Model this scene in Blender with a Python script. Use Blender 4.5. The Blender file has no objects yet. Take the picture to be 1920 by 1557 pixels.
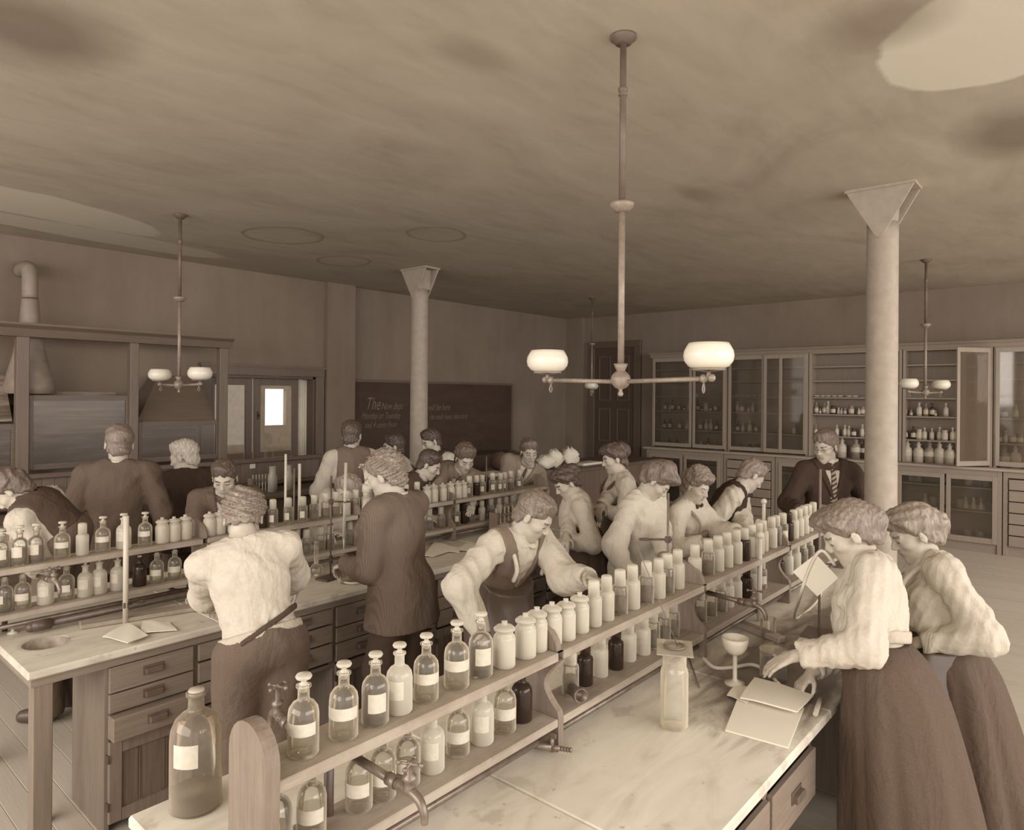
import bpy, bmesh, math, random
import numpy as np
from mathutils import Vector, Matrix
random.seed(7)

# ------------------------------------------------------------------ camera, world, light, exposure
F_PX, YAW, HORIZON, ROLL, EYE = 1283.0, math.radians(41.0), 741.5, math.radians(0.45), 1.95
CY, SY = math.cos(YAW), math.sin(YAW)
scene = bpy.context.scene
col = scene.collection
cam_data = bpy.data.cameras.new('camera')
cam = bpy.data.objects.new('camera', cam_data)
col.objects.link(cam)
scene.camera = cam
cam_data.sensor_width = 36.0
cam_data.lens = F_PX * 36.0 / 1920.0
cam_data.shift_y = (HORIZON - 778.5) / 1920.0
cam_data.clip_start = 0.05
_f = Vector((CY, SY, 0)); _r = Vector((SY, -CY, 0)); _u = Vector((0, 0, 1))
_rot = Matrix((_r, _u, -_f)).transposed().to_4x4()
cam.matrix_world = Matrix.Translation((0, 0, EYE)) @ _rot @ Matrix.Rotation(ROLL, 4, 'Z')

world = bpy.data.worlds.new('world'); scene.world = world
world.use_nodes = True
bg = world.node_tree.nodes['Background']
bg.inputs[0].default_value = (1.0, 0.962, 0.965, 1)
bg.inputs[1].default_value = 1.15

def window_light(name, loc, target, sx, sy, power, color=(1, .97, .985)):
    l = bpy.data.lights.new(name, 'AREA'); l.shape = 'RECTANGLE'; l.size = sx; l.size_y = sy
    l.energy = power; l.color = color
    o = bpy.data.objects.new(name, l); col.objects.link(o)
    o.location = loc
    o.rotation_euler = (Vector(target) - Vector(loc)).to_track_quat('-Z', 'Y').to_euler()
    return o
window_light('daylight_right_windows', (4.5, -4.8, 3.1), (5.0, 1.8, 0.6), 11.0, 2.6, 430)
window_light('daylight_rear_windows', (-3.4, 2.5, 2.9), (2.2, 3.6, 0.9), 7.0, 2.4, 230)

vs = scene.view_settings
vs.view_transform = 'Standard'; vs.look = 'None'; vs.gamma = 1.0; vs.exposure = 0.43
vs.use_curve_mapping = False
scene.cycles.transparent_max_bounces = 24

# ------------------------------------------------------------------ picking points on real planes of the room
def ray(u, v):
    x, y = u - 960, v - 778.5
    x2 = x * math.cos(ROLL) + y * math.sin(ROLL); y2 = -x * math.sin(ROLL) + y * math.cos(ROLL) + 778.5
    t = x2 / F_PX
    return (CY + SY * t, SY - CY * t, -(y2 - HORIZON) / F_PX)
def PZ(u, v, z): r = ray(u, v); k = (z - EYE) / r[2]; return Vector((k * r[0], k * r[1], z))
def PX(u, v, x): r = ray(u, v); k = x / r[0]; return Vector((x, k * r[1], EYE + k * r[2]))
def PY(u, v, y): r = ray(u, v); k = y / r[1]; return Vector((k * r[0], y, EYE + k * r[2]))
def PD(u, v, d): r = ray(u, v); return Vector((d * r[0], d * r[1], EYE + d * r[2]))

# ------------------------------------------------------------------ materials
def tone(L, k=1.0):
    def lin(c):
        c = max(0, c) / 255.0
        return c / 12.92 if c <= .04045 else ((c + .055) / 1.055) ** 2.4
    def col3(q): return [lin(88 + 126 * q), lin(62 + 143 * q), lin(46 + 138 * q)]
    def lum(c): return .21 * c[0] + .72 * c[1] + .07 * c[2]
    a, h = col3(L), col3(L * .78 + .2)
    f = lum(a) / lum(h) * k * (1.0 if L > .35 else .72 + .8 * max(L, 0))
    return tuple(max(.003, min(.92, x * f)) for x in h) + (1,)
MATS = {}
class NT:
    def __init__(s, name):
        s.m = bpy.data.materials.new(name); s.m.use_nodes = True
        s.t = s.m.node_tree; s.n = s.t.nodes; s.l = s.t.links
        s.b = s.n['Principled BSDF']; s.out = s.n['Material Output']
    def add(s, typ, **kw):
        n = s.n.new(typ)
        for k, v in kw.items():
            if k.startswith('i_'):
                n.inputs[k[2:].replace('_', ' ')].default_value = v
            else: setattr(n, k, v)
        return n
    def link(s, a, b): s.l.new(a, b)
    def coords(s, scale=(1, 1, 1), rot=(0, 0, 0), kind='Object', loc=(0, 0, 0)):
        tc = s.add('ShaderNodeTexCoord'); mp = s.add('ShaderNodeMapping')
        mp.inputs['Scale'].default_value = scale; mp.inputs['Rotation'].default_value = rot; mp.inputs['Location'].default_value = loc
        s.link(tc.outputs[kind], mp.inputs['Vector']); return mp.outputs['Vector']
    def noise(s, vec, scale, detail=4, rough=.55, dist=0):
        n = s.add('ShaderNodeTexNoise'); n.inputs['Scale'].default_value = scale
        n.inputs['Detail'].default_value = detail; n.inputs['Roughness'].default_value = rough
        n.inputs['Distortion'].default_value = dist
        s.link(vec, n.inputs['Vector']); return n.outputs['Fac']
    def ramp(s, fac, stops):
        r = s.add('ShaderNodeValToRGB'); e = r.color_ramp.elements
        while len(e) > 1: e.remove(e[-1])
        e[0].position = stops[0][0]; e[0].color = stops[0][1]
        for p, c in stops[1:]:
            x = e.new(p); x.color = c
        s.link(fac, r.inputs['Fac']); return r.outputs['Color']
    def mix(s, fac, a, b, mode='MIX'):
        n = s.add('ShaderNodeMix', data_type='RGBA', blend_type=mode)
        for i, x in ((0, fac), (6, a), (7, b)):
            if hasattr(x, 'is_linked') or hasattr(x, 'links'): s.link(x, n.inputs[i])
            else: n.inputs[i].default_value = x
        return n.outputs[2]
    def bump(s, fac, strength=.3, dist=.01):
        b = s.add('ShaderNodeBump'); b.inputs['Strength'].default_value = strength; b.inputs['Distance'].default_value = dist
        s.link(fac, b.inputs['Height']); s.link(b.outputs['Normal'], s.b.inputs['Normal'])
    def done(s, rough=.7, spec=.3, metal=0):
        s.b.inputs['Roughness'].default_value = rough
        s.b.inputs['Specular IOR Level'].default_value = spec
        s.b.inputs['Metallic'].default_value = metal
        return s.m

def plain(name, L, rough=.7, spec=.3, var=.06, scale=12, bump=.1, metal=0, k=1.0):
    if name in MATS: return MATS[name]
    t = NT(name); v = t.coords()
    n = t.noise(v, scale, 5)
    c = t.ramp(n, [(.3, tone(L - var, k)), (.7, tone(L + var, k))])
    t.link(c, t.b.inputs['Base Color'])
    if bump: t.bump(n, bump, .005)
    MATS[name] = t.done(rough, spec, metal); return MATS[name]

def wood(name, L, axis=0, var=.1, rough=.55, spec=.3, grain=1.0, worn=0.0, k=1.0, objrand=0.0):
    if name in MATS: return MATS[name]
    t = NT(name)
    sc = [26 * grain] * 3; sc[axis] = 1.6 * grain
    v = t.coords(tuple(sc))
    n1 = t.noise(v, 1.0, 6, .6, 1.2)
    sc2 = [90 * grain] * 3; sc2[axis] = 5 * grain
    n2 = t.noise(t.coords(tuple(sc2)), 1.0, 4, .6)
    c1 = t.ramp(n1, [(.25, tone(L - var, k)), (.55, tone(L, k)), (.8, tone(L + var, k))])
    c2 = t.mix(.35, c1, t.ramp(n2, [(.3, tone(L - var * 1.3, k)), (.7, tone(L + var, k))]))
    if worn:
        n3 = t.noise(t.coords((3, 3, 3)), 1.0, 7, .65)
        f = t.ramp(n3, [(.45, (0, 0, 0, 1)), (.62, (worn, worn, worn, 1))])
        c2 = t.mix(f, c2, tone(L + .22, k))
    if objrand:
        oi = t.add('ShaderNodeObjectInfo')
        r = t.ramp(oi.outputs['Random'], [(0, tone(L - objrand, k)), (1, tone(L + objrand, k))])
        c2 = t.mix(.5, c2, r)
    t.link(c2, t.b.inputs['Base Color'])
    t.bump(n2, .25, .003)
    MATS[name] = t.done(rough, spec); return MATS[name]

def glass(name, tint=(.93, .93, .9), milk=.0, milkL=.9, edge=.5, rough=.03):
    """thin bottle glass: see-through with Fresnel gloss, bright edge light painted in as pale diffuse rims where the wall is seen edge on"""
    if name in MATS: return MATS[name]
    t = NT(name); n = t.n
    tr = t.add('ShaderNodeBsdfTransparent'); tr.inputs[0].default_value = tuple(tint) + (1,)
    gl = t.add('ShaderNodeBsdfGlossy'); gl.inputs['Roughness'].default_value = rough; gl.inputs[0].default_value = (1, .92, .82, 1)
    df = t.add('ShaderNodeBsdfDiffuse'); df.inputs[0].default_value = tone(milkL, 1.1)
    lw = t.add('ShaderNodeLayerWeight'); lw.inputs['Blend'].default_value = .35
    fr = t.add('ShaderNodeFresnel'); fr.inputs['IOR'].default_value = 1.5
    m1 = t.add('ShaderNodeMixShader'); t.link(fr.outputs[0], m1.inputs[0]); t.link(tr.outputs[0], m1.inputs[1]); t.link(gl.outputs[0], m1.inputs[2])
    f = t.add('ShaderNodeMapRange'); f.inputs['From Min'].default_value = .25; f.inputs['From Max'].default_value = 1.0
    f.inputs['To Min'].default_value = milk; f.inputs['To Max'].default_value = max(milk, edge)
    t.link(lw.outputs['Facing'], f.inputs['Value'])
    m2 = t.add('ShaderNodeMixShader'); t.link(f.outputs[0], m2.inputs[0]); t.link(m1.outputs[0], m2.inputs[1]); t.link(df.outputs[0], m2.inputs[2])
    t.link(m2.outputs[0], t.out.inputs['Surface'])
    n.remove(t.b)
    MATS[name] = t.m; return t.m

def liquid(name, tint, fac=.25, L=.8):
    if name in MATS: return MATS[name]
    t = NT(name)
    tr = t.add('ShaderNodeBsdfTransparent'); tr.inputs[0].default_value = tuple(tint) + (1,)
    df = t.add('ShaderNodeBsdfDiffuse'); df.inputs[0].default_value = tone(L)
    m = t.add('ShaderNodeMixShader'); m.inputs[0].default_value = fac
    t.link(tr.outputs[0], m.inputs[1]); t.link(df.outputs[0], m.inputs[2]); t.link(m.outputs[0], t.out.inputs['Surface'])
    t.n.remove(t.b); MATS[name] = t.m; return t.m

M_wood_dark = wood('dark_varnished_wood', .2, 0, .05, .4)
M_wood_darkz = wood('dark_varnished_wood_upright', .2, 2, .05, .4)
M_wood_hood = wood('hood_wood', .27, 2, .05, .45)
M_wood_hoodx = wood('hood_wood_level', .24, 0, .05, .45)
M_face = wood('bench_front_wood', .40, 0, .09, .5)
M_facez = wood('bench_front_wood_upright', .36, 2, .09, .5)
M_panel = wood('bench_panel_wood', .28, 2, .1, .5)
M_shelf = wood('rack_wood', .52, 0, .12, .6, worn=.6)
M_uprt = wood('rack_upright_wood', .34, 2, .12, .55, worn=.25)
M_cab = wood('cabinet_wood', .50, 1, .06, .45)
M_cabz = wood('cabinet_wood_upright', .54, 2, .07, .45)
M_dark_in = plain('shadowy_interior_wood', .05, .8, .1)
M_floor = wood('floor_board_wood', .80, 1, .07, .45, .35, objrand=.05)
M_black = plain('blackened_iron', .1, .4, .5, .04, 30)
M_pipe = plain('brass_pipe', .3, .35, .6, .12, 20, .1, .35)
M_rod = plain('grey_iron_rod', .25, .45, .5)
M_paper = plain('paper_white', .98, .8, .1, .01, 6, .03, 0, 1.12)
M_label = plain('paper_label', .88, .8, .1, .05, 60)
M_white = plain('white_powder', .93, .8, .2, .01, 30, .05, 0, 1.0)
M_porc = plain('porcelain', .88, .35, .5, .03)
M_rubber = plain('pale_rubber_tube', .85, .6, .3, .05)
M_column = plain('column_paint', .58, .6, .3, .05, 14, .12)
M_fix = plain('gas_fixture_metal', .42, .45, .5, .08, 40, .1, .1)
M_fixdark = plain('gas_fixture_dark_pipe', .2, .5, .4, .05)
M_wood_post = wood('pale_wood_rod', .85, 2, .05, .6)
G_hood = glass('hood_sash_glass', (.85, .82, .78), .06, .3, .12, .3)
G_clear = glass('clear_bottle_glass', (.95, .95, .93), .10, .95, .75)
G_milk = glass('hazy_bottle_glass', (.93, .93, .9), .5, .98, .85)
G_dark = glass('dark_bottle_glass', (.30, .2, .15), .35, .06, .5)
G_pane = glass('window_pane_glass', (.93, .93, .91), .03, .6, .1, .02)
G_case = glass('cabinet_pane_glass', (.9, .88, .84), .07, .7, .2, .05)
G_smoke = glass('large_bottle_glass', (.88, .86, .8), .22, .62, .7)
L_clear = liquid('clear_liquid', (.86, .84, .78), .1, .75)
L_mid = liquid('cloudy_liquid', (.68, .63, .55), .25, .55)
L_dark = liquid('dark_liquid', (.16, .1, .07), .5, .03)

def t_shade():
    t = NT('opal_glass_shade'); t.b.inputs['Base Color'].default_value = tone(.98, 1.1)
    t.b.inputs['Subsurface Weight'].default_value = .25; t.b.inputs['Subsurface Radius'].default_value = (.05, .05, .05)
    return t.done(.3, .5)
M_shade = t_shade()

def t_wall():
    t = NT('wall_plaster'); v = t.coords()
    n = t.noise(v, 1.1, 6, .6, .5); n2 = t.noise(t.coords((4, 4, .5)), 1.0, 5, .6)
    c = t.ramp(n, [(.3, tone(.33)), (.7, tone(.44))])
    c = t.mix(.35, c, t.ramp(n2, [(.3, tone(.29)), (.7, tone(.46))]))
    t.link(c, t.b.inputs['Base Color']); t.bump(t.noise(v, 40, 4), .08, .004)
    return t.done(.85, .15)
M_wall = t_wall()

def t_ceiling():
    """stained plaster: broad mottling, peeled pale patches, ring stains and a few dark water marks with a shape of their own"""
    t = NT('ceiling_plaster')
    v = t.coords()
    n = t.noise(t.coords((.5, .8, 1)), 1.2, 7, .6, 1.5)
    c = t.ramp(n, [(.25, tone(.60)), (.5, tone(.74)), (.75, tone(.84))])
    n2 = t.noise(t.coords((1.2, 5, 1), (0, 0, .5)), 1.5, 6, .6, .6)
    c = t.mix(.3, c, t.ramp(n2, [(.3, tone(.60)), (.7, tone(.86))]))
    wob = t.noise(v, 1.7, 6, .6)
    def blob(cx, cy, rx, ry, rot=0, w=.5, soft=.06, ring=None):
        vec = t.add('ShaderNodeMapping'); vec.vector_type = 'TEXTURE'
        vec.inputs['Location'].default_value = (cx, cy, 0); vec.inputs['Rotation'].default_value = (0, 0, rot)
        vec.inputs['Scale'].default_value = (rx, ry, 1)
        tc = t.add('ShaderNodeTexCoord'); t.link(tc.outputs['Object'], vec.inputs['Vector'])
        fl = t.add('ShaderNodeVectorMath', operation='MULTIPLY'); fl.inputs[1].default_value = (1, 1, 0)
        t.link(vec.outputs[0], fl.inputs[0])
        ln = t.add('ShaderNodeVectorMath', operation='LENGTH'); t.link(fl.outputs[0], ln.inputs[0])
        ad = t.add('ShaderNodeMath', operation='MULTIPLY_ADD'); t.link(wob, ad.inputs[0]); ad.inputs[1].default_value = w
        ad.inputs[2].default_value = -w * .5
        s = t.add('ShaderNodeMath', operation='ADD'); t.link(ln.outputs['Value'], s.inputs[0]); t.link(ad.outputs[0], s.inputs[1])
        return s.outputs[0]
    W1, B0 = (1, 1, 1, 1), (0, 0, 0, 1)
    p = PZ(90, 385, 3.45)
    for (u, vv, rx, ry, rot, L) in [(60, 385, 1.15, .42, .25, .95), (200, 445, 1.3, .3, .1, .93), (1850, 75, .52, .42, .3, 1.0)]:
        p = PZ(u, vv, 3.45)
        f = t.ramp(blob(p.x, p.y, rx, ry, rot), [(.93, W1), (1.0, B0)])
        c = t.mix(f, c, tone(L))
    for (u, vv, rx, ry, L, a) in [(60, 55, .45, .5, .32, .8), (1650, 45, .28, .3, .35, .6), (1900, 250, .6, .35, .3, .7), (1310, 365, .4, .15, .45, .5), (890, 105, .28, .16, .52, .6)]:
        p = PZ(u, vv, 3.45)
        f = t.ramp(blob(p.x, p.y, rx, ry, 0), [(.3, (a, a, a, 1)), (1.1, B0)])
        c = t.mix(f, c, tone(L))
    for (u, vv, rx, ry) in [(535, 443, .38, .38), (645, 490, .3, .35), (820, 440, .3, .3)]:
        p = PZ(u, vv, 3.45)
        a = .75
        f = t.ramp(blob(p.x, p.y, rx, ry, 0), [(.8, B0), (.95, (a, a, a, 1)), (1.05, B0)])
        c = t.mix(f, c, tone(.44))
    p = PZ(830, 390, 3.45)
    f = t.ramp(blob(p.x, p.y, .26, .10, -.5, 1.2), [(.8, W1), (.9, B0)]); c = t.mix(f, c, tone(.75))
    t.link(c, t.b.inputs['Base Color'])
    t.bump(t.noise(v, 9, 6), .15, .01)
    return t.done(.9, .1)
M_ceiling = t_ceiling()

def t_benchtop(name, L, dark=None):
    t = NT(name)
    n = t.noise(t.coords((3, 9, 3)), 1.0, 8, .62, .8)
    c = t.ramp(n, [(.28, tone(L - .16)), (.5, tone(L)), (.75, tone(L + .1))])
    n2 = t.noise(t.coords((7, 7, 7)), 1.0, 5, .6)
    f = t.ramp(n2, [(.60, (0, 0, 0, 1)), (.66, (.5, .5, .5, 1))]); c = t.mix(f, c, tone(L - .3))
    n3 = t.noise(t.coords((26, 26, 26)), 1.0, 3, .5)
    f = t.ramp(n3, [(.70, (0, 0, 0, 1)), (.74, (.6, .6, .6, 1))]); c = t.mix(f, c, tone(L - .42))
    if dark:
        for (cx, cy, rx, ry, rot) in dark:
            vec = t.add('ShaderNodeMapping'); vec.vector_type = 'TEXTURE'
            vec.inputs['Location'].default_value = (cx, cy, 0); vec.inputs['Scale'].default_value = (rx, ry, 1)
            vec.inputs['Rotation'].default_value = (0, 0, rot)
            tc = t.add('ShaderNodeTexCoord'); t.link(tc.outputs['Object'], vec.inputs['Vector'])
            fl = t.add('ShaderNodeVectorMath', operation='MULTIPLY'); fl.inputs[1].default_value = (1, 1, 0); t.link(vec.outputs[0], fl.inputs[0])
            ln = t.add('ShaderNodeVectorMath', operation='LENGTH'); t.link(fl.outputs[0], ln.inputs[0])
            ad = t.add('ShaderNodeMath', operation='MULTIPLY_ADD'); t.link(n, ad.inputs[0]); ad.inputs[1].default_value = 1.3; t.link(ln.outputs['Value'], ad.inputs[2])
            f = t.ramp(ad.outputs[0], [(1.25, (.85, .85, .85, 1)), (1.6, (0, 0, 0, 1))]); 
            mr = t.add('ShaderNodeMapRange'); mr.inputs['From Min'].default_value = 1.2; mr.inputs['From Max'].default_value = 1.75
            mr.inputs['To Min'].default_value = .85; mr.inputs['To Max'].default_value = 0; t.link(ad.outputs[0], mr.inputs['Value'])
            c = t.mix(mr.outputs[0], c, tone(.14))
    t.link(c, t.b.inputs['Base Color']); t.bump(n, .12, .004)
    return t.done(.42, .4)
# ------------------------------------------------------------------ mesh helpers
ORG = {}
class MB:
    def __init__(s): s.v = []; s.f = []; s.m = []; s.sm = []
    def _add(s, vs, fs, mi=0, smooth=False):
        b = len(s.v); s.v += [tuple(x) for x in vs]
        for f in fs: s.f.append(tuple(b + i for i in f)); s.m.append(mi); s.sm.append(smooth)
        return s
    def box(s, lo, hi, mi=0, bev=0.0, R=None, c=None):
        x0, y0, z0 = lo; x1, y1, z1 = hi
        if bev <= 0:
            vs = [(x0,y0,z0),(x1,y0,z0),(x1,y1,z0),(x0,y1,z0),(x0,y0,z1),(x1,y0,z1),(x1,y1,z1),(x0,y1,z1)]
            fs = [(3,2,1,0),(4,5,6,7),(0,1,5,4),(1,2,6,5),(2,3,7,6),(3,0,4,7)]
        else:
            b = bev; vs = []
            for z, i in ((z0, b), (z0 + b, 0), (z1 - b, 0), (z1, b)):
                vs += [(x0+i+ (0 if i else b), y0+i, z), (x1-i-(0 if i else b), y0+i, z), (x1-i, y0+i+(0 if i else b), z), (x1-i, y1-i-(0 if i else b), z),
                       (x1-i-(0 if i else b), y1-i, z), (x0+i+(0 if i else b), y1-i, z), (x0+i, y1-i-(0 if i else b), z), (x0+i, y0+i+(0 if i else b), z)]
            fs = [tuple(range(7, -1, -1)), tuple(range(24, 32))]
            for k in range(3):
                for j in range(8):
                    a = k*8+j; c2 = k*8+(j+1) % 8
                    fs.append((a, c2, c2+8, a+8))
        if R is not None:
            c = Vector(c); vs = [tuple(c + R @ (Vector(p) - c)) for p in vs]
        return s._add(vs, fs, mi)
    def tube(s, p0, p1, r0, r1=None, n=12, mi=0, caps=True, smooth=True):
        p0, p1 = Vector(p0), Vector(p1); r1 = r0 if r1 is None else r1
        d = (p1 - p0).normalized(); a = d.orthogonal().normalized(); b = d.cross(a)
        vs = []
        for p, r in ((p0, r0), (p1, r1)):
            for i in range(n):
                t = 2 * math.pi * i / n; vs.append(p + a * r * math.cos(t) + b * r * math.sin(t))
        fs = [(i, (i+1) % n, n+(i+1) % n, n+i) for i in range(n)]
        s._add(vs, fs, mi, smooth)
        if caps: s._add(vs, [tuple(range(n-1, -1, -1)), tuple(range(n, 2*n))], mi, False)
        return s
    def path(s, pts, r, n=8, mi=0, sub=6):
        pts = [Vector(p) for p in pts]
        P = []
        if len(pts) > 2 and sub > 1:
            q = [2*pts[0]-pts[1]] + pts + [2*pts[-1]-pts[-2]]
            for i in range(1, len(q)-2):
                for j in range(sub):
                    t = j/sub; a, b, c, d = q[i-1:i+3]
                    P.append(.5*((2*b)+(c-a)*t+(2*a-5*b+4*c-d)*t*t+(3*b-a-3*c+d)*t**3))
            P.append(pts[-1])
        else: P = pts
        rr = r if callable(r) else (lambda t: r)
        d = (P[1]-P[0]).normalized(); a = d.orthogonal().normalized(); vs = []
        for i, p in enumerate(P):
            d = (P[min(i+1, len(P)-1)] - P[max(i-1, 0)]).normalized()
            a = (a - d*a.dot(d)).normalized(); b = d.cross(a); R = rr(i/(len(P)-1))
            for k in range(n):
                t = 2*math.pi*k/n; vs.append(p + a*R*math.cos(t) + b*R*math.sin(t))
        fs = []
        for i in range(len(P)-1):
            for k in range(n): fs.append((i*n+k, i*n+(k+1) % n, (i+1)*n+(k+1) % n, (i+1)*n+k))
        s._add(vs, fs, mi, True)
        L = len(P)-1
        s._add(vs, [tuple(range(n-1, -1, -1)), tuple(range(L*n, L*n+n))], mi, False)
        return s
    def lathe(s, prof, c=(0, 0, 0), n=20, mi=0, sx=1, sy=1, closed=False, smooth=True):
        c = Vector(c); vs = []; fs = []
        for r, z in prof:
            for i in range(n):
                t = 2*math.pi*i/n; vs.append((c.x + r*sx*math.cos(t), c.y + r*sy*math.sin(t), c.z + z))
        for k in range(len(prof)-1):
            for i in range(n): fs.append((k*n+i, k*n+(i+1) % n, (k+1)*n+(i+1) % n, (k+1)*n+i))
        s._add(vs, fs, mi, smooth)
        if prof[0][0] > 1e-4: s._add(vs[:n], [tuple(range(n-1, -1, -1))], mi)
        if prof[-1][0] > 1e-4 and not closed: s._add(vs[-n:], [tuple(range(n))], mi)
        return s
    def ball(s, c, r, n=14, mi=0, sz=1):
        k = max(5, n//2)
        return s.lathe([(max(1e-5, r*math.sin(math.pi*i/k)), -r*sz*math.cos(math.pi*i/k)) for i in range(k+1)], c, n, mi)
    def prism(s, poly, axis, a0, a1, mi=0, smooth=False):
        """poly: 2-D points in the two other axes (in order), extruded along axis"""
        def mk(p, a):
            if axis == 0: return (a, p[0], p[1])
            if axis == 1: return (p[0], a, p[1])
            return (p[0], p[1], a)
        n = len(poly); vs = [mk(p, a0) for p in poly] + [mk(p, a1) for p in poly]
        fs = [(i, (i+1) % n, n+(i+1) % n, n+i) for i in range(n)]
        s._add(vs, fs, mi, smooth); s._add(vs, [tuple(range(n-1, -1, -1)), tuple(range(n, 2*n))], mi)
        return s
    def build(s, name, mats, parent=None, local=False, fixn=True):
        if not isinstance(mats, (list, tuple)): mats = [mats]
        me = bpy.data.meshes.new(name)
        o3 = Vector((0, 0, 0))
        if parent is not None and not local: o3 = ORG.get(parent.name, Vector((0, 0, 0)))
        me.from_pydata([(v[0]-o3.x, v[1]-o3.y, v[2]-o3.z) for v in s.v], [], s.f)
        for m in mats: me.materials.append(m)
        me.polygons.foreach_set('material_index', s.m); me.polygons.foreach_set('use_smooth', s.sm)
        bm = bmesh.new(); bm.from_mesh(me)
        bmesh.ops.remove_doubles(bm, verts=bm.verts, dist=1e-5)
        if fixn: bmesh.ops.recalc_face_normals(bm, faces=bm.faces)
        bm.to_mesh(me); bm.free()
        o = bpy.data.objects.new(name, me); col.objects.link(o)
        if parent is not None: o.parent = parent; ORG[o.name] = ORG.get(parent.name, Vector((0, 0, 0)))
        else: ORG[o.name] = Vector((0, 0, 0))
        return o
ONLY = set()
def tag(o, label=None, cat=None, group=None, kind=None):
    if label: o['label'] = label
    if cat: o['category'] = cat
    if group: o['group'] = group
    if kind: o['kind'] = kind
    return o
def thing(name, loc, label, cat, group=None, rotz=0):
    o = bpy.data.objects.new(name, None); col.objects.link(o); o.empty_display_size = .05
    o.location = loc; o.rotation_euler = (0, 0, rotz); ORG[o.name] = Vector(loc)
    return tag(o, label, cat, group)
def struct(o): o['kind'] = 'structure'; return o
KIDS = {}
def copy_thing(root, loc, rotz=0, label=None, group=None, scale=1.0):
    if root.name not in KIDS:
        KIDS[root.name] = [(c, [g for g in c.children]) for c in root.children]
    r = root.copy(); col.objects.link(r); r.location = loc; r.rotation_euler = (0, 0, rotz); r.scale = (scale,)*3
    if label: r['label'] = label
    if group: r['group'] = group
    for c, gs in KIDS[root.name]:
        k = c.copy(); col.objects.link(k); k.parent = r
        for g in gs:
            q = g.copy(); col.objects.link(q); q.parent = k
    return r
ORD = ['first','second','third','fourth','fifth','sixth','seventh','eighth','ninth','tenth','eleventh','twelfth','thirteenth','fourteenth','fifteenth',
 'sixteenth','seventeenth','eighteenth','nineteenth','twentieth','twenty-first','twenty-second','twenty-third','twenty-fourth','twenty-fifth','twenty-sixth',
 'twenty-seventh','twenty-eighth','twenty-ninth','thirtieth','thirty-first','thirty-second','thirty-third','thirty-fourth','thirty-fifth','thirty-sixth','thirty-seventh','thirty-eighth','thirty-ninth','fortieth']
ORD += ['forty-'+o for o in ORD[:9]]

# ------------------------------------------------------------------ the room
CEIL = 3.45; WL = 7.95; WB = 10.9
fl = struct(MB().box((-2.2, -3.4, -.12), (WB, WL, -.025)).build('floor', M_dark_in))
fm = MB().box((0, -3.4, -.025), (.112, WL-.01, 0), bev=.002); pl = fm.build('plank', M_floor, fl)
for i in range(1, 116):
    q = pl.copy(); col.objects.link(q); q.parent = fl; q.location = (-2.2+i*.1135, 0, 0)
pl.location = (-2.2, 0, 0)
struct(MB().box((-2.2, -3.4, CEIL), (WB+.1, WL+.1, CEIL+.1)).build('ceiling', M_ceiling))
w = MB().box((-2.2, WL, 0), (3.72, WL+.3, CEIL)).box((3.72, WL, 0), (5.17, WL+.3, 1.0)).box((3.72, WL, 2.19), (5.17, WL+.3, CEIL)) \
    .box((5.17, WL, 0), (5.5, WL+.3, CEIL)).box((5.5, WL+.05, 0), (WB+.3, WL+.3, CEIL))
wl = struct(w.build('wall_left', M_wall))
struct(MB().box((5.29, WL-.07, 0), (5.74, WL, CEIL)).build('trim_1', M_wall))
struct(MB().box((WB, -3.4, 0), (WB+.25, WL+.1, CEIL)).build('wall_back', M_wall))
struct(MB().box((WB-.1, 7.62, 0), (WB, WL+.05, CEIL)).build('trim_2', M_wall))
# neighbouring room seen through the opening
struct(MB().box((2.6, 11.2, 0), (6.25, 11.3, 3.3)).box((6.66, 11.2, 0), (10.5, 11.3, 3.3)).box((6.25, 11.2, 0), (6.66, 11.3, 1.38)).box((6.25, 11.2, 2.03), (6.66, 11.3, 2.09)).box((6.25, 11.2, 2.3), (6.66, 11.3, 3.3))
       .build('wall_beyond', plain('beyond_wall_paint', .6, .8, .1)))
struct(MB().box((2.6, WL+.3, 0), (10.5, 11.2, .02)).build('floor_beyond', M_floor))
struct(MB().box((2.6, 11.13, .8), (10.5, 11.2, .92)).build('trim_3', M_wood_dark))

# borrowed-light window in the left wall
wn = bpy.data.objects.new('window_1', None); col.objects.link(wn); wn.location = (4.4, WL, 1.0); ORG['window_1'] = Vector(wn.location); struct(wn)
m = MB()
for a, b in (((3.62, WL-.04, 1.0), (3.74, WL, 2.17)), ((5.15, WL-.04, 1.0), (5.27, WL, 2.17))): m.box(a, b, 0, .004)
m.box((3.62, WL-.05, 2.17), (5.27, WL, 2.28), 0, .004).box((3.60, WL-.07, 2.27), (5.29, WL, 2.30))
m.build('casing', M_wood_hood, wn)
m = MB().box((3.74, WL, 1.0), (3.77, WL+.28, 2.17)).box((5.12, WL, 1.0), (5.15, WL+.28, 2.17)).box((3.74, WL, 2.14), (5.15, WL+.28, 2.17)); m.build('reveal', M_wood_dark, wn)
for (x0, x1) in ((3.77, 4.33), (4.36, 4.98)):
    m = MB(); yy = WL+.12
    m.box((x0, yy, 1.0), (x0+.085, yy+.04, 2.14), 0, .004).box((x1-.085, yy, 1.0), (x1, yy+.04, 2.14), 0, .004)
    m.box((x0+.085, yy, 2.05), (x1-.085, yy+.04, 2.14)).box((x0+.085, yy, 1.0), (x1-.085, yy+.04, 1.10))
    sh = m.build('sash', M_wood_hood, wn)
    MB().box((x0+.085, yy+.018, 1.1), (x1-.085, yy+.022, 2.05)).build('pane', G_pane, sh)
m = MB()
for i in range(9): m.tube((4.99+.016*i, WL+.16+.01*(i % 2), 1.0), (4.99+.016*i, WL+.16+.01*(i % 2), 2.13), .011, n=8)
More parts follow.
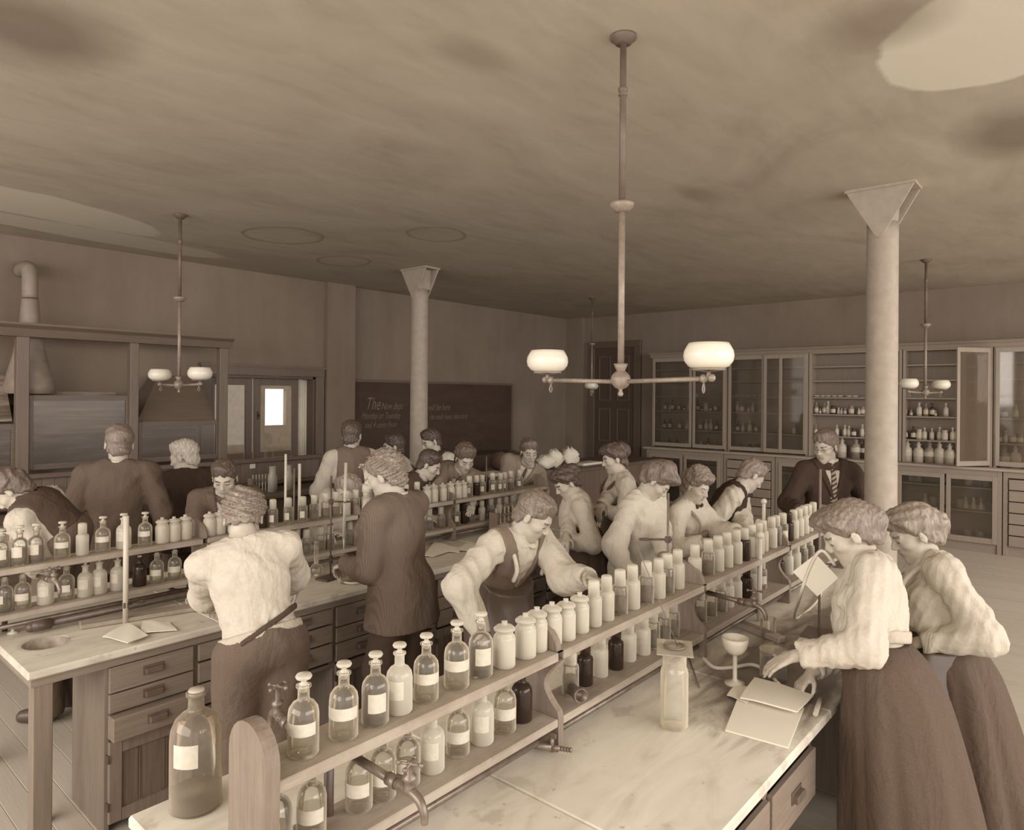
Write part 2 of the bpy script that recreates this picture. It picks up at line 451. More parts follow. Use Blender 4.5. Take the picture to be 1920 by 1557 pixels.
m.build('curtain', plain('curtain_cloth', 1.0, .8, .1, .03, 12, .1, 0, 1.2), wn)
m = MB().box((4.40, WL+.10, 1.62), (4.42, WL+.12, 1.72)).ball((4.41, WL+.09, 1.67), .015); m.build('knob', M_black, wn)

# panelled door in the back wall
dr = bpy.data.objects.new('door_1', None); col.objects.link(dr); dr.location = (WB, 6.92, 0); ORG['door_1'] = Vector(dr.location); struct(dr)
m = MB().box((WB-.06, 7.36, 0), (WB, 7.50, 2.85), 0, .005).box((WB-.06, 6.36, 0), (WB, 6.50, 2.85), 0, .005).box((WB-.06, 6.36, 2.85), (WB, 7.50, 2.97), 0, .005)
m.build('door_frame', M_wood_dark, dr)
xx = WB-.03
leaf = MB().box((xx, 6.50, .01), (xx+.03, 7.36, 2.85)).build('door_leaf', wood('door_wood', .12, 2, .03, .4), dr)
for (y0, y1, z0, z1) in ((7.0, 7.27, .2, .95), (6.6, 6.87, .2, .95), (7.0, 7.27, 1.1, 1.72), (6.6, 6.87, 1.1, 1.72), (7.0, 7.27, 1.86, 2.7), (6.6, 6.87, 1.86, 2.7)):
    m = MB(); w_ = .03
    m.box((xx-.014, y0, z0), (xx, y0+w_, z1), 0, .004).box((xx-.014, y1-w_, z0), (xx, y1, z1), 0, .004).box((xx-.014, y0+w_, z0), (xx, y1-w_, z0+w_)).box((xx-.014, y0+w_, z1-w_), (xx, y1-w_, z1))
    m.build('panel_moulding', M_wood_dark, leaf)
MB().ball((xx-.035, 6.56, 1.0), .03).tube((xx, 6.56, 1.0), (xx-.03, 6.56, 1.0), .012).build('door_knob', M_pipe, leaf)

# blackboard with chalk writing
bb = thing('blackboard', (5.78, WL+.03, .98), 'long dark blackboard with lines of chalk handwriting on the left wall', 'blackboard')
def t_board():
    t = NT('slate_board'); n = t.noise(t.coords((2, 2, 6)), 1.0, 7, .65, 1.0)
    c = t.ramp(n, [(.3, tone(.02)), (.6, tone(.07)), (.8, tone(.14))]); t.link(c, t.b.inputs['Base Color']); return t.done(.6, .2)
MB().box((5.78, WL+.0, 1.0), (9.13, WL+.05, 2.13)).build('board', t_board(), bb)
m = MB().box((5.76, WL-.02, 2.12), (9.16, WL+.05, 2.155), 0, .003).box((9.125, WL-.02, .98), (9.16, WL+.05, 2.13), 0, .003).box((5.75, WL-.02, .98), (5.785, WL+.05, 2.13), 0, .003)
m.build('frame', M_wood_hoodx, bb)
MB().box((5.75, WL-.09, .965), (9.16, WL+.05, .99), 0, .003).build('chalk_rail', M_wood_hoodx, bb)
M_chalk = plain('chalk', .34, .9, .1)
def chalk(txt, u, v, size, parent, sx=.6):
    cu = bpy.data.curves.new('chalk_writing', 'FONT'); cu.body = txt; cu.size = size; cu.shear = .4; cu.space_character = 1.05; cu.extrude = .0005
    cu.materials.append(M_chalk)
    p = PY(u, v, WL-.002)
    o = bpy.data.objects.new('chalk_writing', cu); col.objects.link(o); o.parent = parent
    dg = bpy.context.evaluated_depsgraph_get(); me = bpy.data.meshes.new_from_object(o.evaluated_get(dg))
    bpy.data.objects.remove(o); me.name = 'chalk_writing'
    o = bpy.data.objects.new('chalk_writing', me); col.objects.link(o); o.parent = parent
    o.location = p - ORG[parent.name]; o.rotation_euler = (math.pi/2, 0, 0); o.scale = (sx, 1, 1)
    return o
chalk('The', 685, 769, .26, bb, .62); chalk('New dept', 715, 768, .15, bb, .62); chalk('will be here', 803, 770, .15, bb, .62)
chalk('Monday or Tuesday', 678, 786, .125, bb, .66); chalk('the small room, laboratory', 806, 787, .12, bb, .60); chalk('and 4 cents from', 684, 803, .12, bb, .66)

# columns with flared square capitals
def column(name, x, y, label):
    t = thing(name, (x, y, 0), label, 'column', 'columns')
    MB().lathe([(.125, 0), (.125, .25), (.108, .27), (.102, 3.1), (.102, 3.2)], (x, y, 0), 32).build('shaft', M_column, t)
    s = .215; zt = CEIL-.02
    for q, xc in enumerate((x-.108, x+.088)):
        MB().prism([(y-s, zt), (y+s, zt), (y+.03, 3.11), (y, 3.08), (y-.03, 3.11)], 0, xc, xc+.02).build('bracket_plate', M_column, t)
    MB().prism([(y-.10, zt), (y+.10, zt), (y+.08, 3.2), (y-.08, 3.2)], 0, x-.088, x+.088).build('neck_block', M_column, t)
    MB().box((x-.12, y-s-.01, zt), (x+.12, y+s+.01, CEIL)).build('top_plate', M_column, t)
column('column', 5.44, 1.22, 'pale round column with flared bracket capital, right, in front of the glass cabinets')
column('column', 5.44, 6.2, 'pale round column with flared bracket capital, left, in front of the blackboard')

# gas chandeliers
def chandelier(x, y, label, first=[None]):
    if first[0]: return copy_thing(first[0], (x, y, 0), 0, label)
    t = thing('gas_chandelier', (x, y, 0), label, 'chandelier', 'hanging gas lamps'); first[0] = t
    MB().lathe([(.0001, CEIL-.03), (.035, CEIL-.03), (.04, CEIL-.018), (.055, CEIL-.01), (.055, CEIL)], (x, y, 0), 24).build('ceiling_plate', M_fixdark, t)
    m = MB().tube((x, y, 2.76), (x, y, CEIL-.02), .0135, n=14)
    m.lathe([(.014, 3.24), (.02, 3.235), (.02, 3.225), (.015, 3.215), (.02, 3.205), (.014, 3.2)], (x, y, 0), 14); m.build('upper_pipe', M_fixdark, t)
    MB().lathe([(.014, 2.715), (.03, 2.72), (.047, 2.738), (.052, 2.752), (.046, 2.757), (.014, 2.757)], (x, y, 0), 24).build('drip_cup', M_fix, t)
    MB().tube((x, y, 2.06), (x, y, 2.72), .0135, n=14).build('lower_pipe', M_fix, t)
    m = MB().lathe([(.0135, 2.085), (.03, 2.085), (.022, 2.065), (.014, 2.05), (.0135, 2.045)], (x, y, 0), 20)
    m.lathe([(.0001, 1.948), (.007, 1.95), (.012, 1.957), (.01, 1.966), (.006, 1.972), (.01, 1.98), (.024, 1.985), (.036, 2.0), (.041, 2.018), (.041, 2.024), (.036, 2.038), (.022, 2.052), (.0135, 2.057)], (x, y, 0), 24)
    m.build('ball_hub', M_fix, t)
    for s in (1, -1):
        ye = y+s*.388
        m = MB().tube((x, y, 2.01), (x, ye, 2.02), .0095, n=10).ball((x, ye+s*.012, 2.022), .016, 10).ball((x, ye-s*.02, 2.02), .017, 10)
        m.tube((x, ye, 2.02), (x, ye, 2.05), .008, n=8)
        m.path([(x, ye-s*.02, 2.005), (x+.006, ye-s*.02, 1.99), (x+.008, ye-s*.02, 1.975), (x, ye-s*.02, 1.965), (x-.008, ye-s*.02, 1.975), (x-.006, ye-s*.02, 1.99), (x, ye-s*.02, 2.0)], .0028, 6)
        arm = m.build('arm', M_fix, t)
        g = MB().lathe([(.056, 2.052), (.062, 2.05), (.064, 2.056), (.056, 2.058)], (x, ye, 0), 28); 
        for k in range(3):
            a = k*2.094+.4; g.tube((x, ye, 2.046), (x+.06*math.cos(a), ye+.06*math.sin(a), 2.053), .003, n=6)
        g.build('gallery', M_fix, arm)
        MB().lathe([(.054, 2.057), (.075, 2.066), (.09, 2.085), (.094, 2.105), (.091, 2.125), (.082, 2.142), (.074, 2.155), (.071, 2.155), (.079, 2.14), (.087, 2.124), (.09, 2.105), (.086, 2.087), (.072, 2.07), (.054, 2.061)], (x, ye, 0), 36, closed=True).build('shade', M_shade, arm)
    return t
CH0 = chandelier(2.45, 1.53, 'near two-armed gas chandelier with white shades above the front bench')
# ------------------------------------------------------------------ laboratory benches
TB = .82
def drawer(x0, x1, z0, z1, y, s, par, out=0.0, mat=None, handle=True):
    """drawer front on a face whose outward direction is s*Y"""
    a, b = (y, y+s*(.022+out)); m = MB().box((x0, min(a, b), z0), (x1, max(a, b), z1), 0, .003)
    if out: m.box((x0+.01, min(a, y-s*.2), z0+.02), (x1-.01, max(a, y-s*.2), z1-.02))
    d = m.build('drawer', mat or M_face, par)
    if handle:
        cx = (x0+x1)/2; cz = (z0+z1)/2+.005; yb = y+s*(.022+out)
        h = MB().box((cx-.045, min(yb, yb+s*.004), cz-.018), (cx+.045, max(yb, yb+s*.004), cz+.022))
        h.box((cx-.038, min(yb, yb+s*.022), cz-.014), (cx+.038, max(yb, yb+s*.022), cz+.012), 0, .003)
        h.build('handle', plain('cast_drawer_pull', .2, .5, .4), d)
    return d
def door(x0, x1, z0, z1, y, s, par):
    def yb(a, b): return (min(y+s*a, y+s*b), max(y+s*a, y+s*b))
    w = .055; m = MB()
    lo, hi = yb(0, .022)
    m.box((x0, lo, z0), (x0+w, hi, z1), 0, .003).box((x1-w, lo, z0), (x1, hi, z1), 0, .003)
    m.box((x0+w, lo, z0), (x1-w, hi, z0+w)).box((x0+w, lo, z1-w), (x1-w, hi, z1))
    d = m.build('door', M_facez, par)
    lo2, hi2 = yb(.002, .010); p = MB().box((x0+w, lo2, z0+w), (x1-w, hi2, z1-w))
    for k in (.25, .29, .71, .75):
        xk = x0+w+(x1-x0-2*w)*k; l3, h3 = yb(.01, .014); p.box((xk-.003, l3, z0+w+.01), (xk+.003, h3, z1-w-.01))
    p.build('panel', M_panel, d)
    h = MB(); l4, h4 = yb(.0, .026)
    for zz in (z0+.06, z1-.09): h.box((x0-.006, l4, zz), (x0+.004, h4, zz+.035))
    h.build('hinge', M_black, d)
def bench(name, x0, x1, y0, y1, label, joints, top_mat, near, far, sinkhole=None):
    t = thing(name, (x0, (y0+y1)/2, 0), label, 'workbench')
    xs = [x0]+joints+[x1]
    for a, b in zip(xs[:-1], xs[1:]):
        m = MB().box((a+.0012, y0, TB-.034), (b-.0012, y1, TB), 0, .006)
        o = m.build('top_board', top_mat, t)
        if sinkhole and a < sinkhole[0] < b:
            cu = MB().tube((sinkhole[0], sinkhole[1], .6), (sinkhole[0], sinkhole[1], 1.0), sinkhole[2], n=40).build('cutter', top_mat, t)
            md = o.modifiers.new('b', 'BOOLEAN'); md.object = cu; md.operation = 'DIFFERENCE'; md.solver = 'EXACT'
            dg = bpy.context.evaluated_depsgraph_get(); dg.update()
            nm = bpy.data.meshes.new_from_object(o.evaluated_get(dg)); o.modifiers.clear(); o.data = nm
            bpy.data.objects.remove(cu)
    m = MB().box((x0+.02, y0+.03, TB-.075), (x1-.02, y0+.05, TB-.034)).box((x0+.02, y1-.05, TB-.075), (x1-.02, y1-.03, TB-.034)) \
        .box((x0+.02, y0+.05, TB-.075), (x0+.04, y1-.05, TB-.034)).box((x1-.04, y0+.05, TB-.075), (x1-.02, y1-.05, TB-.034))
    m.build('apron', M_face, t)
    for (xa, ya) in ((x0+.03, y0+.035), (x0+.03, y1-.105), (x1-.1, y0+.035), (x1-.1, y1-.105)):
        MB().box((xa, ya, 0), (xa+.07, ya+.07, TB-.075), 0, .003).build('leg', M_facez, t)
    for face, s, yf in ((near, -1, y0+.055), (far, 1, y1-.055)):
        for (a, b, spec) in face:
            yc0, yc1 = (yf, yf+.42) if s < 0 else (yf-.42, yf)
            zb = {'full': .0, 'open': .40, 'one': .50, 'knee': None}[spec]
            if zb is None: continue
            m = MB().box((a, yc0, zb), (a+.02, yc1, TB-.075)).box((b-.02, yc0, zb), (b, yc1, TB-.075)).box((a+.02, yc0, max(zb, .06)), (b-.02, yc1, max(zb, .06)+.02))
            m.box((a+.02, (yc1-.02 if s < 0 else yc0), max(zb, .06)+.02), (b-.02, (yc1 if s < 0 else yc0+.02), TB-.08))
            m.build('carcass', M_facez, t)
            X0, X1 = a+.012, b-.012
            if spec == 'full':
                for k, (z0_, z1_, o_) in enumerate(((.625, .738, 0), (.535, .618, .0), (.425, .528, .05 if abs(a-1.10) < .02 else 0))):
                    drawer(X0, X1, z0_, z1_, yf, s, t, o_)
                door(X0, X1, .05, .41, yf, s, t)
            elif spec == 'open':
                for (z0_, z1_) in ((.655, .738), (.55, .645), (.44, .54)): drawer(X0, X1, z0_, z1_, yf, s, t)
            elif spec == 'one':
                drawer(X0, X1, .53, .70, yf, s, t)
    return t
p = PZ(1430, 1270, TB)
top1 = t_benchtop('front_bench_top', .98, [(2.80-.71, 1.0-1.355, .62, .30, .1), (3.7-.71, 1.0-1.355, .8, .25, 0)])
top2 = t_benchtop('second_bench_top', .92, [(.15, -.27, .10, .10, 0)])
b1 = bench('laboratory_bench', .71, 5.06, .745, 1.965, 'wide pale-topped laboratory bench in the foreground, with papers and a tall jar', [1.5, 2.62, 3.74, 4.6], top1,
      [(.80, 1.24, 'one'), (1.24, 1.68, 'one'), (1.68, 2.14, 'one'), (2.14, 2.58, 'one'), (3.6, 4.04, 'full'), (4.04, 4.48, 'full'), (4.48, 4.92, 'full')],
      [(1.10, 1.49, 'full'), (1.49, 1.88, 'open'), (2.2, 2.59, 'full'), (2.98, 3.37, 'full'), (3.76, 4.15, 'full')])
b2 = bench('laboratory_bench', .80, 5.15, 3.255, 4.475, 'second laboratory bench with a round sink hole and rows of drawers', [1.6, 2.7, 3.75, 4.6], top2,
      [(1.10, 1.49, 'full'), (1.49, 1.88, 'open'), (1.88, 2.27, 'open'), (2.27, 2.66, 'full'), (2.66, 3.05, 'open'), (3.05, 3.44, 'full'), (3.44, 3.83, 'full'), (3.83, 4.22, 'open'), (4.22, 4.61, 'full')],
      [(1.5, 1.9, 'full'), (2.7, 3.1, 'full'), (4.0, 4.4, 'full')], (.955, 3.595, .092))
sk = MB().lathe([(.0001, -.058), (.05, -.056), (.085, -.04), (.091, -.02), (.0915, -.002), (.089, -.002), (.083, -.038), (.05, -.050), (.0001, -.052)], (.955, 3.595, TB), 40, closed=True).build('sink_bowl', plain('sink_stoneware', .5, .5, .4, .15, 25), b2)
m = MB()
for i in range(3):
    for j in range(3):
        if (i, j) != (0, 0): m.tube((.94+.014*i, 3.585+.014*j, TB-.0505), (.94+.014*i, 3.585+.014*j, TB-.0480), .004, n=8)
m.build('drain_hole_shade', M_dark_in, b2)  # near-black discs stand in for the shade inside the drain holes
# things seen in the dark knee hole of the second bench
# (a waste pipe and a sloping brace)
m = MB().tube((.955, 3.62, 0), (.955, 3.62, TB-.055), .03, n=14)
m.build('waste_pipe', M_black, b2)

# ------------------------------------------------------------------ reagent racks standing on the benches
def arc(cy, cz, r, a0, a1, n=8): return [(cy+r*math.cos(math.radians(a0+(a1-a0)*i/n)), cz+r*math.sin(math.radians(a0+(a1-a0)*i/n))) for i in range(n+1)]
def rack(x_ups, yf, label, end_open=False):
    """two shelves held by shaped uprights; yf = front edge"""
    D = .15; yb = yf+D
    t = thing('reagent_rack', (x_ups[0], yf+D/2, TB), label, 'rack')
    zu, zl = 1.135, .925
    for k, x in enumerate(x_ups):
        if k == 0 or (end_open and k == len(x_ups)-1):
            poly = [(yf+.012, TB), (yf+.012, .9), (yf-.004, .95), (yf-.006, 1.12)] + arc(yf+.072, 1.172, .078, 0, 180, 12)[::-1] + [(yb+.0, 1.12), (yb+.0, .95), (yb-.02, .9), (yb-.02, TB)]
            m = MB().prism(poly, 0, (x+.012 if k == 0 else x-.03), x+.045); m.build('upright', M_uprt, t); continue
        low = [(yf, TB), (yf, zl), (yf+.005, zl+.02)] + [(yf+.005+.055*math.sin(math.pi*i/10), zl+.02+.155*i/10) for i in range(1, 10)] + [(yf, zu-.025)]
        up = [(yf, zu)] + [(yb-.14*math.cos(math.radians(9*i)), zu+.095*math.sin(math.radians(9*i))) for i in range(0, 11)] + [(yb, zu)]
        m = MB().prism(low+[(yb, zu-.025), (yb, TB)], 0, x-.013, x+.013).prism(up, 0, x-.013, x+.013)
        m.build('upright', M_uprt, t)
    for a, b in zip(x_ups[:-1], x_ups[1:]):
        a2 = a+(.045 if a == x_ups[0] else .013); b2_ = b-.013
        MB().box((a2, yf, zu-.028), (b2_, yb, zu), 0, .003).build('upper_shelf', M_shelf, t)
        MB().box((a2, yf, zl-.026), (b2_, yb, zl), 0, .003).build('lower_shelf', M_shelf, t)
        MB().tube((a2, yf+.035, TB+.045), (b2_, yf+.035, TB+.045), .011, n=10).build('pipe', M_pipe, t)
    for x in (x_ups[0]+.25,)+tuple(u_+.9 for u_ in x_ups[1:-1]):
        MB().tube((x, yb-.03, TB), (x, yb-.03, 1.107), .012, n=10).build('riser_pipe', M_black, t)
    return t
YR1, YR2 = 1.304, 3.79
UP1 = [.72, 1.75, 2.79, 3.84, 4.86]; UP2 = [.62, 1.765, 2.81, 3.70, 4.86]
rack(UP1, YR1, 'two-tier wooden reagent rack running along the foreground bench')
rack(UP2, YR2, 'two-tier wooden reagent rack running along the second bench', )

# ------------------------------------------------------------------ bottles
def bottle_proto(kind, g, liq=None, lev=.07, lab=None, capmat=None):
    t = thing({'stopper': 'reagent_bottle', 'cap': 'capped_bottle', 'jar': 'wide_mouth_jar', 'neck': 'reagent_bottle'}[kind], (0, -50, 0), 'x', 'bottle' if kind != 'jar' else 'jar')
    ORG[t.name] = Vector((0, 0, 0))
    if kind in ('stopper', 'neck'):
        MB().lathe([(.0001, .003), (.033, 0), (.0365, .005), (.0365, .095), (.034, .110), (.026, .122), (.016, .128), (.0135, .134), (.0135, .155), (.018, .160), (.018, .164), (.0125, .165)], n=24).build('body', g, t)
        if kind == 'stopper':
            MB().lathe([(.0001, .148), (.009, .148), (.011, .166), (.006, .170), (.006, .176), (.017, .179), (.0195, .184), (.017, .189), (.0001, .190)], n=20).build('stopper', G_milk, t)
        else:
            MB().lathe([(.0001, .150), (.011, .150), (.012, .166), (.010, .173), (.0001, .174)], n=14).build('stopper', G_milk, t)
    elif kind == 'cap':
        MB().lathe([(.0001, .003), (.028, 0), (.031, .004), (.031, .100), (.029, .108), (.020, .113), (.020, .118)], n=24).build('body', g, t)
        MB().lathe([(.0215, .108), (.0215, .163), (.020, .170), (.014, .173), (.0001, .174)], n=20).build('cap', capmat or g, t)
    else:
        MB().lathe([(.0001, .003), (.033, 0), (.036, .004), (.036, .088), (.034, .098), (.028, .104), (.028, .112), (.033, .116)], n=24).build('body', g, t)
        MB().lathe([(.034, .116), (.035, .122), (.026, .130), (.012, .133), (.008, .136), (.010, .144), (.0001, .146)], n=20).build('lid', G_milk if capmat is None else capmat, t)
    r = {'stopper': .0345, 'neck': .0345, 'cap': .0292, 'jar': .034}[kind]
    if liq:
        MB().lathe([(.0001, .006), (r-.003, .006), (r, .010), (r, lev), (.0001, lev)], n=22).build('contents', liq, t)
    if lab:
        R_ = r+.0025; a0, a1, z0, z1 = lab; m = MB(); n = 8
        vs = []
        for i in range(n+1):
            a = math.radians(a0+(a1-a0)*i/n); vs += [(R_*math.cos(a), R_*math.sin(a), z0), (R_*math.cos(a), R_*math.sin(a), z1)]
        m._add(vs, [(2*i, 2*i+2, 2*i+3, 2*i+1) for i in range(n)], 0, True); m.build('label', M_label, t, fixn=False)
    KIDS[t.name] = [(c, []) for c in t.children]
    PROTOS.append(t)
    return t
PROTOS = []
vd = -139  # direction back towards the room's front right (where most labels face)
BP = {
 'a': (bottle_proto('stopper', G_clear, L_clear, .062, (vd-75, vd+75, .055, .085)), 'clear disc-stoppered bottle'),
 'b': (bottle_proto('stopper', G_clear, L_mid, .075, (vd-20, vd+60, .040, .090)), 'disc-stoppered bottle of greyish liquid'),
 'c': (bottle_proto('stopper', G_milk, L_clear, .060, (vd-40, vd+40, .045, .095)), 'hazy disc-stoppered bottle'),
 'd': (bottle_proto('neck', G_clear, L_clear, .070, (vd-70, vd+70, .045, .080)), 'clear small-stoppered bottle'),
 'e': (bottle_proto('neck', G_clear, L_mid, .060, (vd-60, vd+20, .045, .085)), 'small-stoppered bottle of grey liquid'),
 'k': (bottle_proto('neck', G_dark, L_dark, .085), 'small-stoppered bottle of black liquid'),
 'j': (bottle_proto('jar', G_milk, M_white, .095), 'white powder jar with knobbed lid'),
 'p': (bottle_proto('cap', G_milk, L_clear, .06), 'pale tall-capped bottle'),
 'q': (bottle_proto('cap', G_clear, L_mid, .065, None, G_milk), 'capped bottle with grey contents'),
 'r': (bottle_proto('cap', G_clear, L_clear, .075, (vd-30, vd+30, .03, .075), G_milk), 'capped bottle with paper label'),
 's': (bottle_proto('cap', G_dark, L_dark, .09), 'dark amber capped bottle'),
 't': (bottle_proto('cap', G_dark, L_dark, .09, None, G_milk), 'dark bottle with pale glass cap'),
}
def row(us, y, z, where, group, kinds):
    n = 0
    us = sorted(us)
    for i, (u, k) in enumerate(us):
        p = PY(u, 1000, y); pr, desc = BP[k]
        w = random.uniform(-.006, .006)
        copy_thing(pr, (p.x, y+w, z+.0005), random.uniform(-.25, .25), '%s, %s from near end, %s' % (desc, ORD[i], where), group, random.uniform(.92, .97))
row([(571,'a'),(645,'a'),(704,'b'),(751,'c'),(801,'a'),(857,'a'),(904,'b'),(945,'j'),(985,'j'),(1010,'j'),(1037,'j'),(1060,'j'),(1089,'j'),
     (1115,'p'),(1140,'p'),(1164,'q'),(1188,'p'),(1211,'q'),(1234,'p'),(1253,'q'),(1273,'p'),
     (1304,'p'),(1330,'q'),(1347,'p'),(1364,'p'),(1380,'p'),(1394,'t'),(1408,'p'),(1421,'p'),(1432,'p'),
     (1447,'p'),(1457,'q'),(1467,'r'),(1477,'s'),(1487,'p'),(1497,'p'),(1507,'p'),(1516,'p'),(1525,'p')], YR1+.065, 1.135, "front bench's upper shelf", 'bottles on the front rack, upper shelf', None)
row([(524,'e'),(588,'d'),(678,'d'),(720,'d'),(765,'e'),(812,'c'),(864,'d'),(906,'c'),(947,'d'),(981,'k'),
     (1070,'q'),(1101,'s'),(1130,'p'),(1157,'s'),(1183,'p'),(1207,'p'),(1227,'q'),(1245,'q'),(1265,'q'),
     (1316,'q'),(1334,'q'),(1351,'q'),(1367,'p'),(1383,'p'),(1400,'s'),(1414,'p'),(1430,'r'),
     (1463,'s'),(1479,'p'),(1494,'p'),(1507,'q'),(1520,'q')], YR1+.085, .925, "front bench's lower shelf", 'bottles on the front rack, lower shelf', None)
row([(4,'b'),(37,'b'),(69,'b'),(118,'a'),(155,'p'),(194,'a'),(233,'c'),(273,'a'),(304,'j'),(326,'j'),(348,'j'),(393,'j'),(412,'j'),
     (436,'j'),(492,'t'),(511,'r'),(541,'r'),(568,'r'),(589,'q'),(611,'q'),(630,'q'),(649,'p'),(667,'q'),(685,'p'),(701,'q'),
     (722,'p'),(740,'p'),(760,'p'),(782,'p'),(799,'j'),(812,'j'),(829,'j'),(844,'j'),(857,'j'),(868,'j'),(880,'r'),(893,'t'),(904,'r'),(924,'r'),(937,'r'),(946,'r'),(957,'q'),(973,'r')], YR2+.07, 1.135, "second bench's upper shelf", 'bottles on the second rack, upper shelf', None)
row([(10,'e'),(43,'d'),(86,'c'),(126,'d'),(160,'c'),(187,'c'),(221,'c'),(262,'k'),(294,'d'),(328,'d'),
     (555,'p'),(574,'q'),(602,'q'),(619,'q'),(658,'q'),(806,'q'),(827,'q'),(857,'r'),(870,'s'),(883,'q'),(903,'p'),
     (921,'q'),(935,'p'),(948,'q'),(960,'q'),(973,'r')], YR2+.075, .925, "second bench's lower shelf", 'bottles on the second rack, lower shelf', None)
# the four dark bottles with pale caps on the far rack
for pr in PROTOS:
    for c in list(pr.children): bpy.data.objects.remove(c)
    bpy.data.objects.remove(pr)

# ------------------------------------------------------------------ glass-fronted cabinets on the back wall
XF = 10.62; XB = WB - .005
SH = [1.38, 1.70, 1.95, 2.195, 2.405]
def cab_unit(y0, y1, label, doors, ajar=None):
    """y0 > y1 (left to right in the photograph)"""
    t = thing('glass_cabinet', (XF, (y0+y1)/2, 1.08), label, 'cabinet')
    m = MB().box((XB-.02, y1, 1.08), (XB, y0, 2.62)); m.build('back_panel', wood('cabinet_back', .42, 2, .05, .6), t)
    MB().box((XF, y0-.035, 1.08), (XB-.02, y0, 2.62), 0, .003).build('side_panel', M_cabz, t)
    MB().box((XF, y1, 1.08), (XB-.02, y1+.035, 2.62), 0, .003).build('side_panel', M_cabz, t)
    MB().box((XF, y1+.035, 2.60), (XB-.02, y0-.035, 2.62)).build('top_panel', M_cab, t)
    for z in SH:
        MB().box((XF+.03, y1+.035, z-.012), (XB-.02, y0-.035, z+.01), 0, .002).build('shelf', M_cab, t)
    for (a, b, dx) in doors:
        x0 = XF-.022-dx; m = MB(); w = .045
        m.box((x0, a-w, 1.10), (x0+.02, a, 2.60), 0, .003).box((x0, b, 1.10), (x0+.02, b+w, 2.60), 0, .003)
        m.box((x0, b+w, 1.10), (x0+.02, a-w, 1.16)).box((x0, b+w, 2.545), (x0+.02, a-w, 2.60))
        d = m.build('door', M_cabz, t)
        MB().box((x0+.008, b+w, 1.16), (x0+.012, a-w, 2.545)).build('pane', G_case, d)
    if ajar:
        (yh, ang, w) = ajar; d = Vector((-math.sin(ang), math.cos(ang), 0)); n = Vector((d.y, -d.x, 0))
        def bar(s0, s1, z0, z1, nm, mat, par, th=.02):
            P = Vector((XF-.005, yh, 0)); q = [P+d*s0, P+d*s1, P+d*s1+n*th, P+d*s0+n*th]
            mm = MB(); mm._add([(c.x, c.y, z0) for c in q]+[(c.x, c.y, z1) for c in q], [(3,2,1,0),(4,5,6,7),(0,1,5,4),(1,2,6,5),(2,3,7,6),(3,0,4,7)])
            return mm
        m = bar(0, .045, 1.1, 2.6, 'door', 0, t)
        for (s0, s1, z0, z1) in ((w-.045, w, 1.1, 2.6), (.045, w-.045, 1.1, 1.16), (.045, w-.045, 2.545, 2.6)):
            q = bar(s0, s1, z0, z1, '', 0, t); m._add(q.v, q.f)
        dd = m.build('door', M_cabz, t)
        bar(.045, w-.045, 1.16, 2.545, '', 0, t, .004).build('pane', G_case, dd)
    return t
cab_unit(5.99, 4.63, 'closed glass-fronted cabinet nearest the dark door, sparse bottles inside', [(5.97, 5.24, 0), (5.22, 4.65, 0)])
cab_unit(4.62, 3.37, 'glass-fronted cabinet with sliding panes, second from the dark door', [(4.60, 4.02, 0), (4.02, 3.74, .03), (3.80, 3.39, 0)])
cab_unit(3.36, 2.13, 'open cabinet of bottles behind the right-hand column', [])
cab_unit(2.12, 1.10, 'open cabinet right of the column with rows of labelled bottles', [], (1.12, .95, .52))
cab_unit(1.09, -.30, 'glass-fronted cabinet at the right edge of the picture', [(1.07, .40, 0)])
t = thing('cabinet_cornice', (XF, 2.8, 2.62), 'long moulded wooden cornice running above all the glass cabinets', 'cornice')
MB().prism([(XF-.07, 2.70), (XF-.06, 2.685), (XF-.03, 2.66), (XF-.01, 2.62), (XB, 2.62), (XB, 2.70)], 1, -.32, 6.02).build('moulding', M_cab, t)
t = thing('cabinet_counter', (XF-.1, 2.8, 1.05), 'continuous wooden counter ledge under the glass cabinets', 'counter')
MB().box((XF-.20, -.32, 1.045), (XB, 6.05, 1.08), 0, .006).build('counter_top', wood('counter_wood', .62, 1, .08, .4), t)
XL = XF-.16
def base_unit(y0, y1, kind, label):
    t = thing('base_cabinet', (XL, (y0+y1)/2, 0), label, 'cabinet')
    m = MB().box((XL, y0-.05, 0), (XB, y0, 1.045), 0, .003).box((XL, y1, 0), (XB, y1+.05, 1.045), 0, .003).box((XL+.02, y1+.05, .0), (XB, y0-.05, .12)).box((XL+.0, y1+.05, .97), (XB, y0-.05, 1.045))
    m.box((XB-.02, y1+.05, .12), (XB, y0-.05, .97)); m.build('carcass', M_cab, t)
    if kind == 'glass':
        ym = (y0+y1)/2
        for a, b in ((y0-.05, ym+.01), (ym-.01, y1+.05)):
            x0 = XL-.012; w = .05; m = MB().box((x0, a-w, .12), (x0+.02, a, .97), 0, .003).box((x0, b, .12), (x0+.02, b+w, .97), 0, .003).box((x0, b+w, .12), (x0+.02, a-w, .19)).box((x0, b+w, .915), (x0+.02, a-w, .97))
            d = m.build('door', M_cabz, t); MB().box((x0+.008, b+w, .19), (x0+.012, a-w, .915)).build('pane', G_case, d)
        for z in (.50, .80): MB().box((XL+.03, y1+.05, z), (XB-.02, y0-.05, z+.018)).build('shelf', M_cab, t)
    else:
        n = 6; h = .84/n
        for i in range(n):
            MB().box((XL-.015, y1+.06, .125+i*h), (XL+.01, y0-.06, .125+(i+1)*h-.012), 0, .004).build('drawer', M_cab, t)
            MB().box((XL-.03, (y0+y1)/2-.05, .125+(i+.5)*h-.01), (XL-.015, (y0+y1)/2+.05, .125+(i+.5)*h+.01), 0, .003).build('handle', M_black, t)
base_unit(6.0, 4.62, 'glass', 'glass-doored base cabinet under the cabinet nearest the door')
